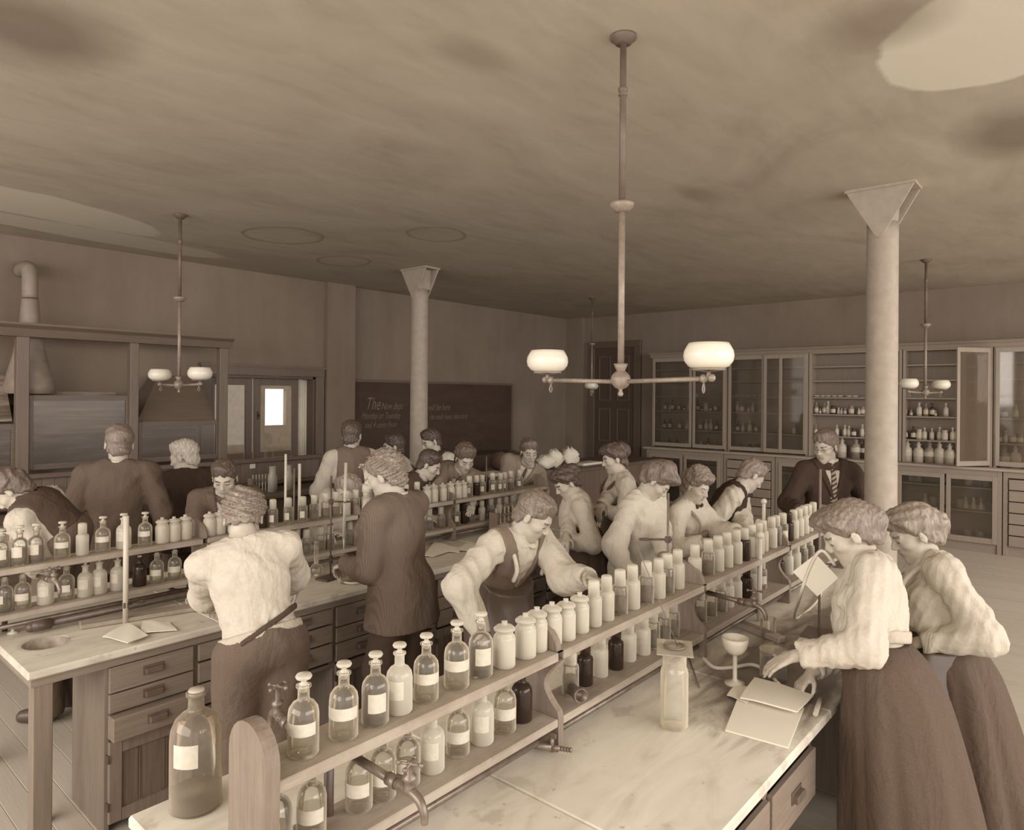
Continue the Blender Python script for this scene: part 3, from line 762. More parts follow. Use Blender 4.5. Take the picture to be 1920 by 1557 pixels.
base_unit(4.61, 3.80, 'drawers', 'stack of wooden drawers under the sliding-pane cabinet')
base_unit(3.79, 2.20, 'glass', 'glass-doored base cabinet behind the instructor and column')
base_unit(2.19, .98, 'glass', 'glass-doored base cabinet of flasks, right of the column')
base_unit(.97, -.28, 'drawers', 'stack of wooden drawers at the right edge of the picture')

# bottles in the cabinets: each its own object
def small_bottle(kind):
    m = MB()
    if kind == 'tall':
        m.lathe([(.0001, 0), (.030, 0), (.031, .095), (.022, .115), (.011, .122), (.011, .15), (.016, .152), (.016, .168), (.0001, .170)], n=14, mi=0); R_ = .0318; z0, z1 = .025, .08
    elif kind == 'jar':
        m.lathe([(.0001, 0), (.036, 0), (.037, .085), (.03, .1), (.03, .108), (.034, .11), (.032, .125), (.0001, .13)], n=14, mi=0); R_ = .0378; z0, z1 = .02, .075
    elif kind == 'big':
        m.lathe([(.0001, 0), (.062, 0), (.065, .15), (.055, .185), (.026, .205), (.024, .235), (.032, .238), (.032, .25), (.014, .255), (.014, .272), (.024, .28), (.0001, .285)], n=18, mi=0); R_ = .066; z0, z1 = .085, .145
    else:
        m.lathe([(.0001, 0), (.02, 0), (.021, .05), (.012, .062), (.010, .078), (.014, .082), (.0001, .09)], n=12, mi=0); R_ = .0215; z0, z1 = .012, .042
    vs = []
    for i in range(7):
        a = math.radians(180-70+140*i/6); vs += [(R_*math.cos(a), R_*math.sin(a), z0), (R_*math.cos(a), R_*math.sin(a), z1)]
    m._add(vs, [(2*i, 2*i+2, 2*i+3, 2*i+1) for i in range(6)], 1, True)
    return m
MCB = {}
def cab_mesh(kind, tonek):
    k = (kind, tonek)
    if k not in MCB:
        g = {'w': plain('stock_bottle_white', .85, .25, .5, .05), 'g': plain('stock_bottle_grey', .5, .2, .5, .12), 'd': plain('stock_bottle_dark', .06, .2, .5, .04), 'c': G_milk}[tonek]
        o = small_bottle(kind).build('stock_bottle', [g, M_label]); MCB[k] = o.data; bpy.data.objects.remove(o)
    return MCB[k]
DESC = {'w': 'white', 'g': 'grey glass', 'd': 'dark', 'c': 'clear'}; KD = {'tall': 'stoppered bottle', 'jar': 'squat jar', 'big': 'large stock bottle', 'tiny': 'tiny bottle'}
def cab_row(us, z, where, group, x=XF+.11, v=800):
    us = sorted(us)
    for i, (u, kind, tk) in enumerate(us):
        p = PX(u, v, x); me = cab_mesh(kind, tk)
        o = bpy.data.objects.new('stock_bottle' if kind != 'jar' else 'stock_jar', me); col.objects.link(o)
        o.location = (x+random.uniform(-.02, .02), p.y, z+.001); s = random.uniform(.9, 1.12); o.scale = (s, s, s)
        tag(o, '%s labelled %s, %s from left, %s' % (DESC[tk], KD[kind], ORD[i], where), 'bottle' if kind != 'jar' else 'jar', group)
def mixk(us, kinds, tones):
    return [(u, kinds[i % len(kinds)], tones[(i*7+3) % len(tones)]) for i, u in enumerate(us)]
cab_row([(1702,'big','w'),(1723,'big','w'),(1743,'big','g'),(1762,'big','w'),(1781,'big','w'),(1802,'big','g'),(1826,'big','g'),(1849,'big','w')], 1.08, 'bottom of open cabinet beside column', 'stock bottles beside the column', v=870)
cab_row(mixk([1698,1713,1724,1734,1747,1762,1772,1786,1794,1801,1809,1817,1840,1853], ['tall','tall','jar','tall'], 'wgwdwwgwcwdw'), SH[0]+.01, 'lowest shelf of open cabinet beside column', 'stock bottles beside the column')
cab_row([(1697,'tall','w'),(1709,'tiny','g'),(1724,'tall','w'),(1736,'tall','g'),(1748,'tall','d'),(1754,'tiny','g'),(1773,'tall','w'),(1815,'jar','w'),(1827,'tall','d'),(1833,'tiny','w'),(1841,'tall','d'),(1846,'tiny','w'),(1855,'tall','g')], SH[1]+.01, 'second shelf of open cabinet beside column', 'stock bottles beside the column')
cab_row([(1579,'big','w'),(1605,'big','g'),(1622,'big','d')], 1.08, 'bottom of cabinet behind the instructor', 'stock bottles behind the instructor', v=870)
cab_row([(1530,'tall','g'),(1584,'tall','w'),(1592,'tall','w'),(1602,'jar','d'),(1617,'tall','w'),(1570,'tall','w'),(1624,'tall','g')], SH[0]+.01, 'lowest shelf of cabinet behind the instructor', 'stock bottles behind the instructor')
cab_row([(1531,'tall','g'),(1538,'tiny','g'),(1545,'tall','g'),(1552,'tall','w'),(1563,'jar','d'),(1572,'tiny','w'),(1578,'tiny','w'),(1585,'tiny','g'),(1597,'jar','g'),(1611,'tiny','w'),(1617,'jar','g')], SH[1]+.01, 'second shelf of cabinet behind the instructor', 'stock bottles behind the instructor')
cab_row(mixk([1247,1255,1262,1273,1284,1292], ['tall','tiny','tall'], 'gdwgwd'), SH[1]+.01, "second shelf of cabinet nearest the door", 'stock bottles near the door')
cab_row(mixk([1247,1257,1276,1288,1295], ['tall','tall'], 'dwgdw'), SH[0]+.01, "lowest shelf of cabinet nearest the door", 'stock bottles near the door')
cab_row([(1254,'tall','d'),(1270,'tall','d'),(1287,'tall','g')], 1.08, "bottom of cabinet nearest the door", 'stock bottles near the door')
cab_row(mixk([1309,1317,1325,1333,1342,1356], ['tall','tiny','jar','tiny'], 'dgwdg'), SH[1]+.01, "second shelf behind first cabinet's right pane", 'stock bottles near the door')
cab_row(mixk([1314,1324,1333,1343,1357], ['tall'], 'wdwgd'), SH[0]+.01, "lowest shelf behind first cabinet's right pane", 'stock bottles near the door')
cab_row(mixk([1315,1328,1342,1356], ['tall'], 'dgdg'), 1.08, "bottom behind first cabinet's right pane", 'stock bottles near the door')
cab_row(mixk([1383,1392,1403,1411], ['tall','jar','tiny'], 'wgw'), SH[1]+.01, "sliding-pane cabinet's second shelf", 'stock bottles behind sliding panes')
cab_row(mixk([1384,1394,1407,1418,1433,1462,1490], ['tall'], 'wgwdg'), SH[0]+.01, "sliding-pane cabinet's lowest shelf", 'stock bottles behind sliding panes')
cab_row(mixk([1389,1407,1420], ['jar'], 'ddd'), 1.08, "sliding-pane cabinet's bottom", 'stock bottles behind sliding panes')
cab_row(mixk([1872,1884,1905], ['tall','jar','tall'], 'gdw'), SH[1]+.01, 'second shelf behind the ajar door', 'stock bottles at the right edge')
cab_row(mixk([1874,1886,1900,1913], ['jar','tall','jar'], 'gwg'), SH[0]+.01, 'lowest shelf behind the ajar door', 'stock bottles at the right edge')
cab_row([(1884,'big','g'),(1904,'big','w')], 1.08, 'bottom behind the ajar door', 'stock bottles at the right edge', v=870)
# shallow dishes on the third shelf and glassware in the base cabinets
dish = MB().lathe([(.0001, .004), (.03, .002), (.052, .022), (.05, .022), (.03, .006), (.0001, .007)], n=18, closed=True).build('dish', M_porc).data
bpy.data.objects.remove(bpy.data.objects['dish'])
for j, us in enumerate(([1532, 1543, 1553, 1565, 1575, 1592, 1603], [1383, 1393, 1404, 1415, 1427])):
    for i, u in enumerate(us):
        o = bpy.data.objects.new('dish', dish); col.objects.link(o); p = PX(u, 745, XF+.12); o.location = (p.x, p.y, SH[2]+.011)
        tag(o, 'small shallow dish, %s from the left on the third shelf %s' % (ORD[i], ('behind the instructor', 'behind the sliding panes')[j]), 'dish', 'dishes on the third shelf')
fk = MB().lathe([(.0001, 0), (.05, 0), (.052, .006), (.018, .09), (.016, .15), (.02, .154)], n=20).build('x', G_milk).data
bk = MB().lathe([(.0001, 0), (.04, 0), (.041, .11), (.044, .115)], n=20).build('x', G_milk).data
for o in list(bpy.data.objects):
    if o.name.startswith('x') and o.type == 'MESH': bpy.data.objects.remove(o)
for i, (u, me, z, nm) in enumerate([(1709, bk, .818, 'beaker'), (1722, bk, .818, 'beaker'), (1735, fk, .518, 'flask'), (1750, bk, .518, 'beaker'), (1800, bk, .518, 'beaker'), (1811, fk, .518, 'flask'), (1826, fk, .518, 'flask'), (1840, fk, .518, 'flask'),
      (1815, bk, .818, 'beaker'), (1850, bk, .818, 'beaker'), (1815, bk, .121, 'beaker'), (1838, bk, .121, 'beaker'), (1390, bk, .818, 'beaker'), (1350, bk, .818, 'beaker'), (1260, bk, .818, 'beaker')]):
    p = PX(u, 940, XF+.05); o = bpy.data.objects.new(nm, me); col.objects.link(o); o.location = (p.x, p.y, z+.0005)
    lv = {.818: 'upper shelf', .518: 'middle shelf', .121: 'floor'}[z]
    tag(o, '%s glass %s, number %s along the base cabinets, on the %s' % ('conical' if nm == 'flask' else 'plain', nm, ORD[i], lv), nm, 'glassware in the base cabinets')
for (u, z, s) in ((1373+80, .818, 1),):
    p = PX(u, 940, XF+.05)
    tag(MB().box((p.x-.06, p.y-.12, z), (p.x+.06, p.y+.12, z+.09), 0, .01).build('cardboard_box', M_label), 'pale cardboard box on a shelf behind the instructor', 'box')

# ------------------------------------------------------------------ fume hoods and panelled wall bench, left wall
YH = 7.35; S = YH/8.0
def hx(x8): return x8  # x is already on the hood plane
t = thing('fume_hood', (2.5, YH, .86), 'dark wooden fume hood frame with glazed sashes and a heavy cornice, left wall', 'fume hood')
zt = 1.95+.515*YH/8+.02
xc = PY(433, 655, YH).x
for (u0, u1, nm) in ((30, 54, ''), (243, 259, ''), (411, 426, '')):
    xa, xb_ = PY(u0, 760, YH).x, PY(u1, 760, YH).x
    MB().box((xa, YH-.02, .86), (xb_, YH+.07, zt), 0, .004).build('post', M_wood_hood, t)
MB().prism([(YH-.10, zt+.12), (YH-.10, zt+.10), (YH-.06, zt+.07), (YH-.04, zt), (YH+.08, zt), (YH+.08, zt+.12)], 0, -1.5, xc).build('cornice', M_wood_hoodx, t)
def sash(u0, u1, v0, v1, zbot):
    a = PY(u0, v0, YH+.03); b = PY(u1, v1, YH+.03); x0, x1, z1 = a.x, b.x, (a.z+b.z)/2
    w = .035; m = MB(); y0, y1 = YH+.015, YH+.05
    m.box((x0, y0, zbot), (x0+w, y1, z1), 0, .003).box((x1-w, y0, zbot), (x1, y1, z1), 0, .003).box((x0+w, y0, z1-.05), (x1-w, y1, z1)).box((x0+w, y0, zbot), (x1-w, y1, zbot+.05))
    s = m.build('sash', M_wood_dark, t); MB().box((x0+w, y0+.015, zbot+.05), (x1-w, y0+.019, z1-.05)).build('pane', G_hood, s)
sash(54, 243, 737, 746, 1.235); sash(259, 411, 787, 792, 1.235); sash(-150, 30, 797, 797, 1.235)
# sloped hood bodies above the sashes
m = MB()
zb = PY(330, 790, YH).z
xa, xb_ = PY(262, 790, YH).x, PY(409, 790, YH).x; xm0, xm1 = PY(300, 735, YH+.3).x, PY(383, 735, YH+.3).x; zt2 = PY(340, 705, YH+.3).z
def frust(x0, x1, y0, y1, z0, X0, X1, Y0, Y1, z1):
    m = MB(); m._add([(x0,y0,z0),(x1,y0,z0),(x1,y1,z0),(x0,y1,z0),(X0,Y0,z1),(X1,Y0,z1),(X1,Y1,z1),(X0,Y1,z1)], [(3,2,1,0),(4,5,6,7),(0,1,5,4),(1,2,6,5),(2,3,7,6),(3,0,4,7)]); return m
frust(xa, xb_, YH+.06, 7.9, zb, xm0, xm1, YH+.35, 7.9, zt2).build('sloped_hood', M_wood_hoodx, t)
M_tin = plain('galvanised_flue', .45, .5, .4, .12, 5, .1)
def t_oldhood():
    t_ = NT('smoked_hood_plaster'); n = t_.noise(t_.coords((.6, 3, 7)), 1.2, 6, .6, 1.2)
    c = t_.ramp(n, [(.35, tone(.16)), (.5, tone(.3)), (.6, tone(.55)), (.72, tone(.3))]); t_.link(c, t_.b.inputs['Base Color']); return t_.done(.8, .2)
M_smoke = t_oldhood()
xa0, xb0 = PY(56, 800, YH).x, PY(241, 800, YH).x
frust(xa0, xb0, YH+.08, 7.9, 1.55, xa0, xb0, YH+.36, 7.9, PY(150, 735, YH+.2).z).build('sloped_hood', M_smoke, t)
frust(.2, PY(28, 800, YH).x, YH+.08, 7.9, 1.68, .2, PY(28, 800, YH).x, YH+.36, 7.9, 2.1).build('sloped_hood', M_smoke, t)
MB().box((.2, 7.88, .9), (PY(409, 800, YH).x, 7.93, 1.9)).build('hood_back', M_smoke, t)
t = thing('flue_pipe', (1.86, 7.62, 1.95), 'pale galvanised flue flaring down into the fume hood, elbow into the wall', 'flue')
p0 = PY(57, 505, 7.62); p1 = PY(55, 560, 7.62); p2 = PY(52, 735, 7.62)
m = MB().path([(p0.x, 7.945, p0.z+.02), (p0.x, 7.75, p0.z+.03), (p0.x, 7.64, p0.z-.03), (p0.x, 7.62, p1.z)], .066, 20)
m.build('elbow_pipe', M_tin, t)
MB().lathe([(.068, p1.z-.003), (.07, p1.z-.02), (.085, p1.z-.25), (.13, 2.3), (.2, 2.02), (.215, 1.93)], (p0.x, 7.62, 0), 28, sy=1.0).build('flared_cone', M_tin, t)
MB().lathe([(.0001, 0), (.11, 0), (.11, .004)], n=24).build('x', M_tin); bpy.data.objects.remove(bpy.data.objects['x'])

# panelled backing of the wall bench
zr = PY(400, 866, YH-.08).z
t = thing('wall_bench', (3, YH, 0), 'long wall bench under the fume hoods with beadboard backing and a narrow ledge', 'workbench')
zl2 = PY(540, 900, YH-.12).z; zr = PY(540, 856, YH-.05).z; zc = .88
XE = PY(600, 850, YH-.05).x
MB().box((-.5, YH-.09, zr-.045), (XE, YH-.02, zr), 0, .006).build('top_rail', M_wood_hoodx, t)
MB().box((-.5, YH-.16, zl2-.03), (XE, YH-.03, zl2), 0, .006).build('ledge', M_wood_hoodx, t)
MB().box((-.5, YH-.75, zc-.04), (XE+.1, YH-.03, zc), 0, .006).build('bench_top', wood('wall_bench_top', .28, 0, .1, .45), t)
MB().box((-.5, YH-.68, 0), (XE, YH-.05, zc-.04)).build('base', M_wood_dark, t)
pm = MB().box((0, -.013, zc), (.098, 0, zr-.045), 0, .003); pk = pm.build('plank', wood('beadboard', .3, 2, .05, .5, objrand=.04), t, local=True)
x = -.5; first = True
while x < XE-.05:
    q = pk if first else pk.copy()
    if not first: col.objects.link(q); q.parent = t
    q.location = Vector((x, YH-.03, 0)) - ORG[t.name]; first = False; x += .1
p = PY(94/6+380+80, 875, YH-.06)
tag(MB().box((PY(469, 875, YH-.05).x, YH-.052, PY(469, 879, YH-.05).z), (PY(479, 875, YH-.05).x, YH-.046, PY(479, 870, YH-.05).z)).build('paper_notice', M_paper), 'small square white paper pinned on the beadboard', 'notice')
for i, (u, k) in enumerate([(60, 'jar'), (98, 'jar'), (113, 'tall'), (314, 'tall'), (375, 'tall'), (391, 'tall')]):
    pp = PY(u, 910, YH-.22); o = bpy.data.objects.new('stock_bottle', cab_mesh(k, 'w')); col.objects.link(o)
    z0 = zl2 if u < 0 else zc
    o.location = (pp.x, YH-.11, zl2+.001); s_ = .9; o.scale = (s_, s_, s_); o.rotation_euler = (0, 0, 1.0)
    tag(o, 'white %s on the ledge under the hoods, %s from the left' % ({'jar': 'wide jar', 'tall': 'stoppered bottle'}[k], ORD[i]), 'bottle', 'bottles on the hood ledge')
# glassware on the wall bench
def testtube_rack(loc, n, label, L=.30, ang=0, h=.16):
    t = thing('test_tube_rack', loc, label, 'rack', None, ang); ORG[t.name] = Vector((0, 0, 0))
    m = MB().box((0, -.04, 0), (.02, .04, h)).box((L-.02, -.04, 0), (L, .04, h)).box((0, -.04, 0), (L, .04, .012)).box((.02, -.035, h-.03), (L-.02, .035, h-.02))
    m.build('frame', M_uprt, t, local=True)
    tm = MB().lathe([(.0001, .013), (.006, .014), (.008, .022), (.008, h+.03), (.0095, h+.032)], (.0, 0, 0), 10)
    a = tm.build('test_tube', G_milk, t, local=True)
    for i in range(n):
        q = a if i == 0 else a.copy()
        if i: col.objects.link(q); q.parent = t
        q.location = (.04+(L-.08)*i/(n-1), 0, 0)
pp = PY(468, 935, YH-.45); testtube_rack((pp.x, YH-.45, zc), 6, 'wooden rack of six test tubes on the wall bench', .26)
pp = PY(922, 1000, YR2-.09); testtube_rack((PZ(921, 1005, TB).x-.02, YR2-.10, TB), 9, 'wooden test tube rack standing in front of the second rack', .48, 0, .19)
def simple(name, label, cat, m, mat, group=None):
    o = m.build(name, mat); return tag(o, label, cat, group)
for i, (u, v0) in enumerate(((511, 912), (541, 915))):
    pp = PY(u, 950, YH-.5)
    simple('glass_cylinder', 'blurred glass cylinder beside the test tube rack, %s of two on the wall bench' % ('left', 'right')[i], 'cylinder', MB().lathe([(.0001, zc), (.05, zc), (.05, zc+.16), (.035, zc+.19), (.035, zc+.27), (.04, zc+.275)], (pp.x, YH-.5, 0), 18), G_milk)

# ring stands, burettes and rods
def stand(name, base, z0, z1, r, mat, label, plate=None, rings=(), cat='stand', balltop=False, lean=(0, 0)):
    t = thing(name, (base.x, base.y, z0), label, cat)
    m = MB().tube((base.x, base.y, z0), (base.x+lean[0], base.y+lean[1], z1), r, n=12)
    if balltop: m.ball((base.x, base.y, z1+r*1.3), r*1.7, 12)
    m.build('rod', mat, t)
    if plate:
        a, b, rz = plate; R = Matrix.Rotation(rz, 3, 'Z')
        MB().box((base.x-a/2, base.y-b/2, z0+.0005), (base.x+a/2, base.y+b/2, z0+.014), 0, .003, R=R, c=(base.x, base.y, z0)).build('base_plate', M_black, t)
    for (zc_, dx, dy, rr) in rings:
        c = Vector((base.x, base.y, zc_)); e = c+Vector((dx, dy, 0)); m = MB().tube(c-Vector((dx, dy, 0))*.25, e, .005, n=8)
        m.box((c.x-.012, c.y-.012, zc_-.015), (c.x+.012, c.y+.012, zc_+.015), 0, .003)
        m.tube(c+Vector((-dy, dx, 0)).normalized()*.03, c-Vector((-dy, dx, 0)).normalized()*.012, .004, n=8)
        if rr:
            d = Vector((dx, dy, 0)).normalized(); cc = e+d*rr; m.path([(cc.x+rr*math.cos(k*.524), cc.y+rr*math.sin(k*.524), zc_) for k in range(13)], .004, 6, sub=1)
        else:
            d = Vector((dx, dy, 0)).normalized(); s = Vector((-d.y, d.x, 0))
            for q in (1, -1): m.path([e, e+s*q*.018+d*.015, e+s*q*.018+d*.045, e+s*q*.006+d*.055], .004, 6)
        m.build('clamp', M_black, t)
    return t
b0 = PZ(1536, 1192, TB+.05)
MB
tt = thing('wooden_block', (b0.x, b0.y, TB), 'white-topped wooden block under the dark ring stand base', 'block')
R = Matrix.Rotation(.1, 3, 'Z')
MB().box((b0.x-.12, b0.y-.10, TB+.0005), (b0.x+.12, b0.y+.07, TB+.05), 0, .004, R=R, c=(b0.x, b0.y, TB)).build('block', plain('worn_white_wood', .85, .6, .3, .12, 25), tt)
rgt = Vector((SY, -CY, 0)); fwd = Vector((CY, SY, 0))
stand('ring_stand', b0, TB+.05, PD(1537, 880, b0.x*CY+b0.y*SY).z, .0055, M_rod, 'iron ring stand with dark square base and clamp, in front of the nearer woman', (.15, .13, .1), [(PD(1537, 1058, b0.x*CY+b0.y*SY).z, rgt.x*.07, rgt.y*.07, 0)])
b0 = PY(1252, 1100, YR1+.27); b0.z = TB
stand('ring_stand', b0, TB, PD(1253, 925, b0.x*CY+b0.y*SY).z, .006, M_rod, 'iron ring stand with clamp rising behind the front rack', (.14, .12, 0), [(PD(1252, 1012, b0.x*CY+b0.y*SY).z, -rgt.x*.08, -rgt.y*.08, 0)])
b0 = PZ(620, 1085, TB)
stand('ring_stand', b0, TB, PD(626, 893, b0.x*CY+b0.y*SY).z, .005, M_black, 'dark ring stand with burette clamp before the tweed-coated man', (.16, .1, .2), [(PD(624, 941, b0.x*CY+b0.y*SY).z, rgt.x*.06, rgt.y*.06, 0)])
d8 = b0.x*CY+b0.y*SY
bt = PD(649, 868, d8); bb_ = PD(645, 1010, d8)
simple('burette', 'long pale glass burette held upright by the tweed-coated man', 'burette', MB().tube(bb_, bt, .009, n=12).tube(bb_-Vector((0, 0, .07)), bb_, .003, .006, n=8), G_milk)
b0 = PZ(234, 1150, TB)
b0.y = 3.52; b0 = Vector((PY(236, 1100, 3.62).x, 3.62, TB))
stand('wooden_post', b0, TB, PY(236, 968, 3.62).z, .0125, M_wood_post, 'pale round wooden post standing before the second rack', (), [(PY(236, 1135, 3.62).z, .03, 0, 0)], 'post')
b0 = PZ(1424, 1165, TB); d9 = b0.x*CY+b0.y*SY
stand('wooden_post', b0, TB, PD(1424, 1010, d9).z, .012, M_wood_post, 'white round wooden post in front of the front rack', (), [], 'post', True)
for (u, vt, r_, mt, lb) in ((535, 852, .008, M_wood_post, 'tall pale rod, left of three behind the second rack'), (551, 878, .006, M_rod, 'thin metal rod, middle of three behind the second rack'), (561, 870, .010, M_wood_post, 'pale glass-like rod, right of three behind the second rack')):
    q = PY(u, 1000, 4.15); stand('support_rod', Vector((q.x, 4.15, TB)), TB, PY(u, vt, 4.15).z, r_, mt, lb, (.09, .09, 0), [], 'rod')
q = PY(912, 900, 4.15); stand('support_rod', Vector((q.x, 4.15, TB)), TB, PY(912, 856, 4.15).z, .006, M_rod, 'slender metal rod behind the second rack, left of the grey-suited man', (.09, .09, 0), [], 'rod')
for (u, v, lb) in ((1432, 945, 'turned pale post with ball top behind the front rack, taller one'), (1422, 983, 'turned pale post with ball top behind the front rack, shorter one')):
    q = PY(u, 1000, 1.62); stand('wooden_post', Vector((q.x+(.0 if v < 950 else 0), 1.62, TB)), TB, PY(u, v, 1.62).z, .011, M_wood_post, lb, (), [], 'post', True)

# taps and gas cocks
def tap(name, start, end, label, s=1.0, drop=.05, up=.06, cat='tap'):
    """horizontal arm from the rack ending in a bib tap with a four-armed handle"""
    t = thing(name, (start.x, start.y, start.z-.05), label, cat)
    d = (end-start); d.z = 0; dn = d.normalized(); sd = Vector((-dn.y, dn.x, 0))
    e = Vector((end.x, end.y, start.z))
    m = MB().tube(start, e-dn*.03*s, .0105*s, n=14).tube(e-dn*.075*s, e-dn*.045*s, .0145*s, n=14).tube(e-dn*.045*s, e-dn*.03*s, .013*s, n=8); m.build('supply_pipe', M_pipe, t)
    m = MB().path([e-dn*.035*s, e-dn*.01*s, e+dn*.012*s, e+dn*.035*s-Vector((0, 0, .008*s)), e+dn*.05*s-Vector((0, 0, .03*s)), e+dn*.052*s-Vector((0, 0, drop*s))], lambda q: (.014-.006*q)*s, 12)
    m.lathe([(.012*s, -.002*s), (.015*s, .006*s), (.012*s, .012*s), (.012*s, .022*s), (.016*s, .026*s), (.016*s, .034*s), (.007*s, .038*s), (.006*s, up*s)], e, 14)
    m.build('tap_body', M_pipe, t)
    h = MB(); c = e+Vector((0, 0, up*s))
    for k in range(4):
        a = dn*math.cos(k*math.pi/2+.5)+sd*math.sin(k*math.pi/2+.5)
        h.tube(c, c+a*.024*s, .004*s, .003*s, n=8).ball(c+a*.027*s, .0062*s, 8)
    h.ball(c, .007*s, 8); h.build('cross_handle', M_pipe, t)
    return t
s0 = PY(660, 1432, YR1+.07); tap('water_tap', Vector((s0.x, s0.y, 1.075)), PZ(768, 1484, 1.075), 'long-armed brass water tap at the near end of the front rack')
s0 = PY(1325, 1110, YR1+.05); tap('water_tap', Vector((s0.x, s0.y, 1.07)), PZ(1415, 1135, 1.07), 'long-armed brass water tap reaching over the front bench beside the white post')
s0 = PZ(575, 1390, 1.09); tap('water_tap', Vector((.93, 1.42, 1.09)), PZ(521, 1340, 1.09), 'brass water tap on the aisle side behind the first bottle', 1.0, .05, .075)
s0 = PY(78, 1070, YR2); tap('water_tap', Vector((s0.x, YR2+.05, 1.07)), PZ(102, 1090, 1.07), 'brass water tap on the second rack beneath its upper shelf', 1.0)
def cock(p, d, label, s=1.0):
    t = thing('gas_cock', p, label, 'gas cock'); d = Vector(d).normalized(); sd = Vector((-d.y, d.x, 0))
    m = MB().tube(p-d*.09*s, p, .012*s, n=12).ball(p-d*.09*s, .019*s, 12).tube(p, p+d*.03*s, .010*s, .006*s, n=12)
    for k in range(4): m.tube(p+d*(.03+.009*k)*s, p+d*(.037+.009*k)*s, .0085*s, .006*s, n=10)
    m.tube(p-Vector((0, 0, .012*s)), p+Vector((0, 0, .035*s)), .009*s, .006*s, n=10)
    m.box((p.x-.004*s, p.y-.016*s, p.z+.03*s), (p.x+.004*s, p.y+.016*s, p.z+.045*s), 0, .002)
    m.build('cock_body', M_pipe, t)
q = PZ(1035, 1402, TB+.03); cock(q, rgt*.7-Vector((0, 1, 0))*.4, 'gas cock with ribbed nozzle under the front rack, by the papers')
q = PZ(1478, 1062, TB+.03); cock(q, rgt, 'gas cock with hose nozzle under the far part of the front rack')
q = PZ(352, 1108, TB+.03); cock(q, rgt, 'gas cock joined to the white hose, left of the white-shirted man')
q = PY(1060, 1307, YR1-.0); t = thing('pipe_stub', q, 'short open pipe end projecting beside the front rack upright', 'pipe')
qa = PY(1068, 1300, YR1+.06); qa.z = .975; qb = Vector((qa.x-.03, YR1-.03, .97))
MB().lathe([(.019, 0), (.019, .05), (.024, .052), (.024, .075), (.020, .075), (.018, .05), (.0001, .045)], n=18, closed=True).build('stub', M_pipe, t, local=True)
t.rotation_euler = (math.radians(85), 0, math.radians(-30)); t.location = (qa.x, YR1+.05, .962)
# long capped pipe under the second rack
pa, pb = PY(68, 1157, YR2-.03), PY(335, 1112, YR2-.03)
t = thing('gas_pipe', (pa.x, pa.y, TB), 'long dark capped gas pipe lying under the second rack', 'pipe')
m = MB().tube((pa.x, YR2-.03, TB+.036), (pa.x+1.5, YR2-.03, TB+.036), .016, n=14).tube((pa.x-.02, YR2-.03, TB+.036), (pa.x+.06, YR2-.03, TB+.036), .024, n=14).ball((pa.x-.02, YR2-.03, TB+.036), .024, 14)
m.build('pipe', M_black, t)
# ------------------------------------------------------------------ loose things on the benches
t = thing('large_bottle', PZ(367, 1512, TB), 'large clear glass storage bottle with paper label at the near bench corner', 'bottle'); c = Vector(t.location)
MB().lathe([(.0001, .004), (.058, 0), (.0665, .006), (.0665, .19), (.064, .215), (.054, .24), (.038, .256), (.025, .263), (.021, .270), (.020, .30), (.026, .304), (.027, .312), (.024, .316)], c, 40).build('body', G_smoke, t)
MB().lathe([(.0001, .28), (.0185, .28), (.019, .31), (.021, .310), (.021, .318), (.019, .321), (.0001, .321)], c, 24).build('cork', plain('pale_cork', .7, .6, .2), t)
MB().lathe([(.0001, .006), (.060, .006), (.0635, .012), (.0635, .048), (.0001, .044)], c, 36).build('contents', plain('pale_powder', .62, .8, .1, .05), t)
vs = []; m = MB()
for i in range(9):
    a = math.radians(-168+58*i/8); vs += [(c.x+.0672*math.cos(a), c.y+.0672*math.sin(a), c.z+.135), (c.x+.0672*math.cos(a), c.y+.0672*math.sin(a), c.z+.197)]
m._add(vs, [(2*i, 2*i+2, 2*i+3, 2*i+1) for i in range(8)], 0, True); m.build('label', M_label, t, fixn=False)
t = thing('hydrometer_jar', PZ(1264, 1362, TB), 'tall glass jar with a square glass cover and rod on the foreground bench', 'jar'); c = Vector(t.location)
MB().lathe([(.0001, .003), (.043, 0), (.047, .006), (.047, .185), (.043, .20), (.040, .205), (.040, .262), (.046, .264)], c, 32).build('body', glass('tall_jar_glass', (.93, .93, .9), .28, .97, .85), t)
R = Matrix.Rotation(.5, 3, 'Z')
MB().box((c.x-.075, c.y-.06, c.z+.266), (c.x+.075, c.y+.06, c.z+.270), 0, R=R, c=(c.x, c.y, c.z)).build('glass_cover', glass('cover_glass', (.9, .9, .87), .35, .95, .5), t)
m = MB(); m.path([(c.x+.034*math.cos(k*.5236), c.y+.034*math.sin(k*.5236), c.z+.275) for k in range(13)], .004, 8, sub=1); m.build('rim_ring', M_rod, t)
simple('glass_rod', 'thin glass stirring rod leaning up from the tall jar', 'rod', MB().tube((c.x+.02, c.y+.0, c.z+.27), (c.x-.045, c.y+.13, c.z+.62), .0018, n=6), M_rod)
simple('glass_rod', 'thin rod lying on the wet bench beside the tall jar', 'rod', MB().tube(PZ(1292, 1235, TB+.004), PZ(1312, 1290, TB+.004), .0025, n=6), M_rod)
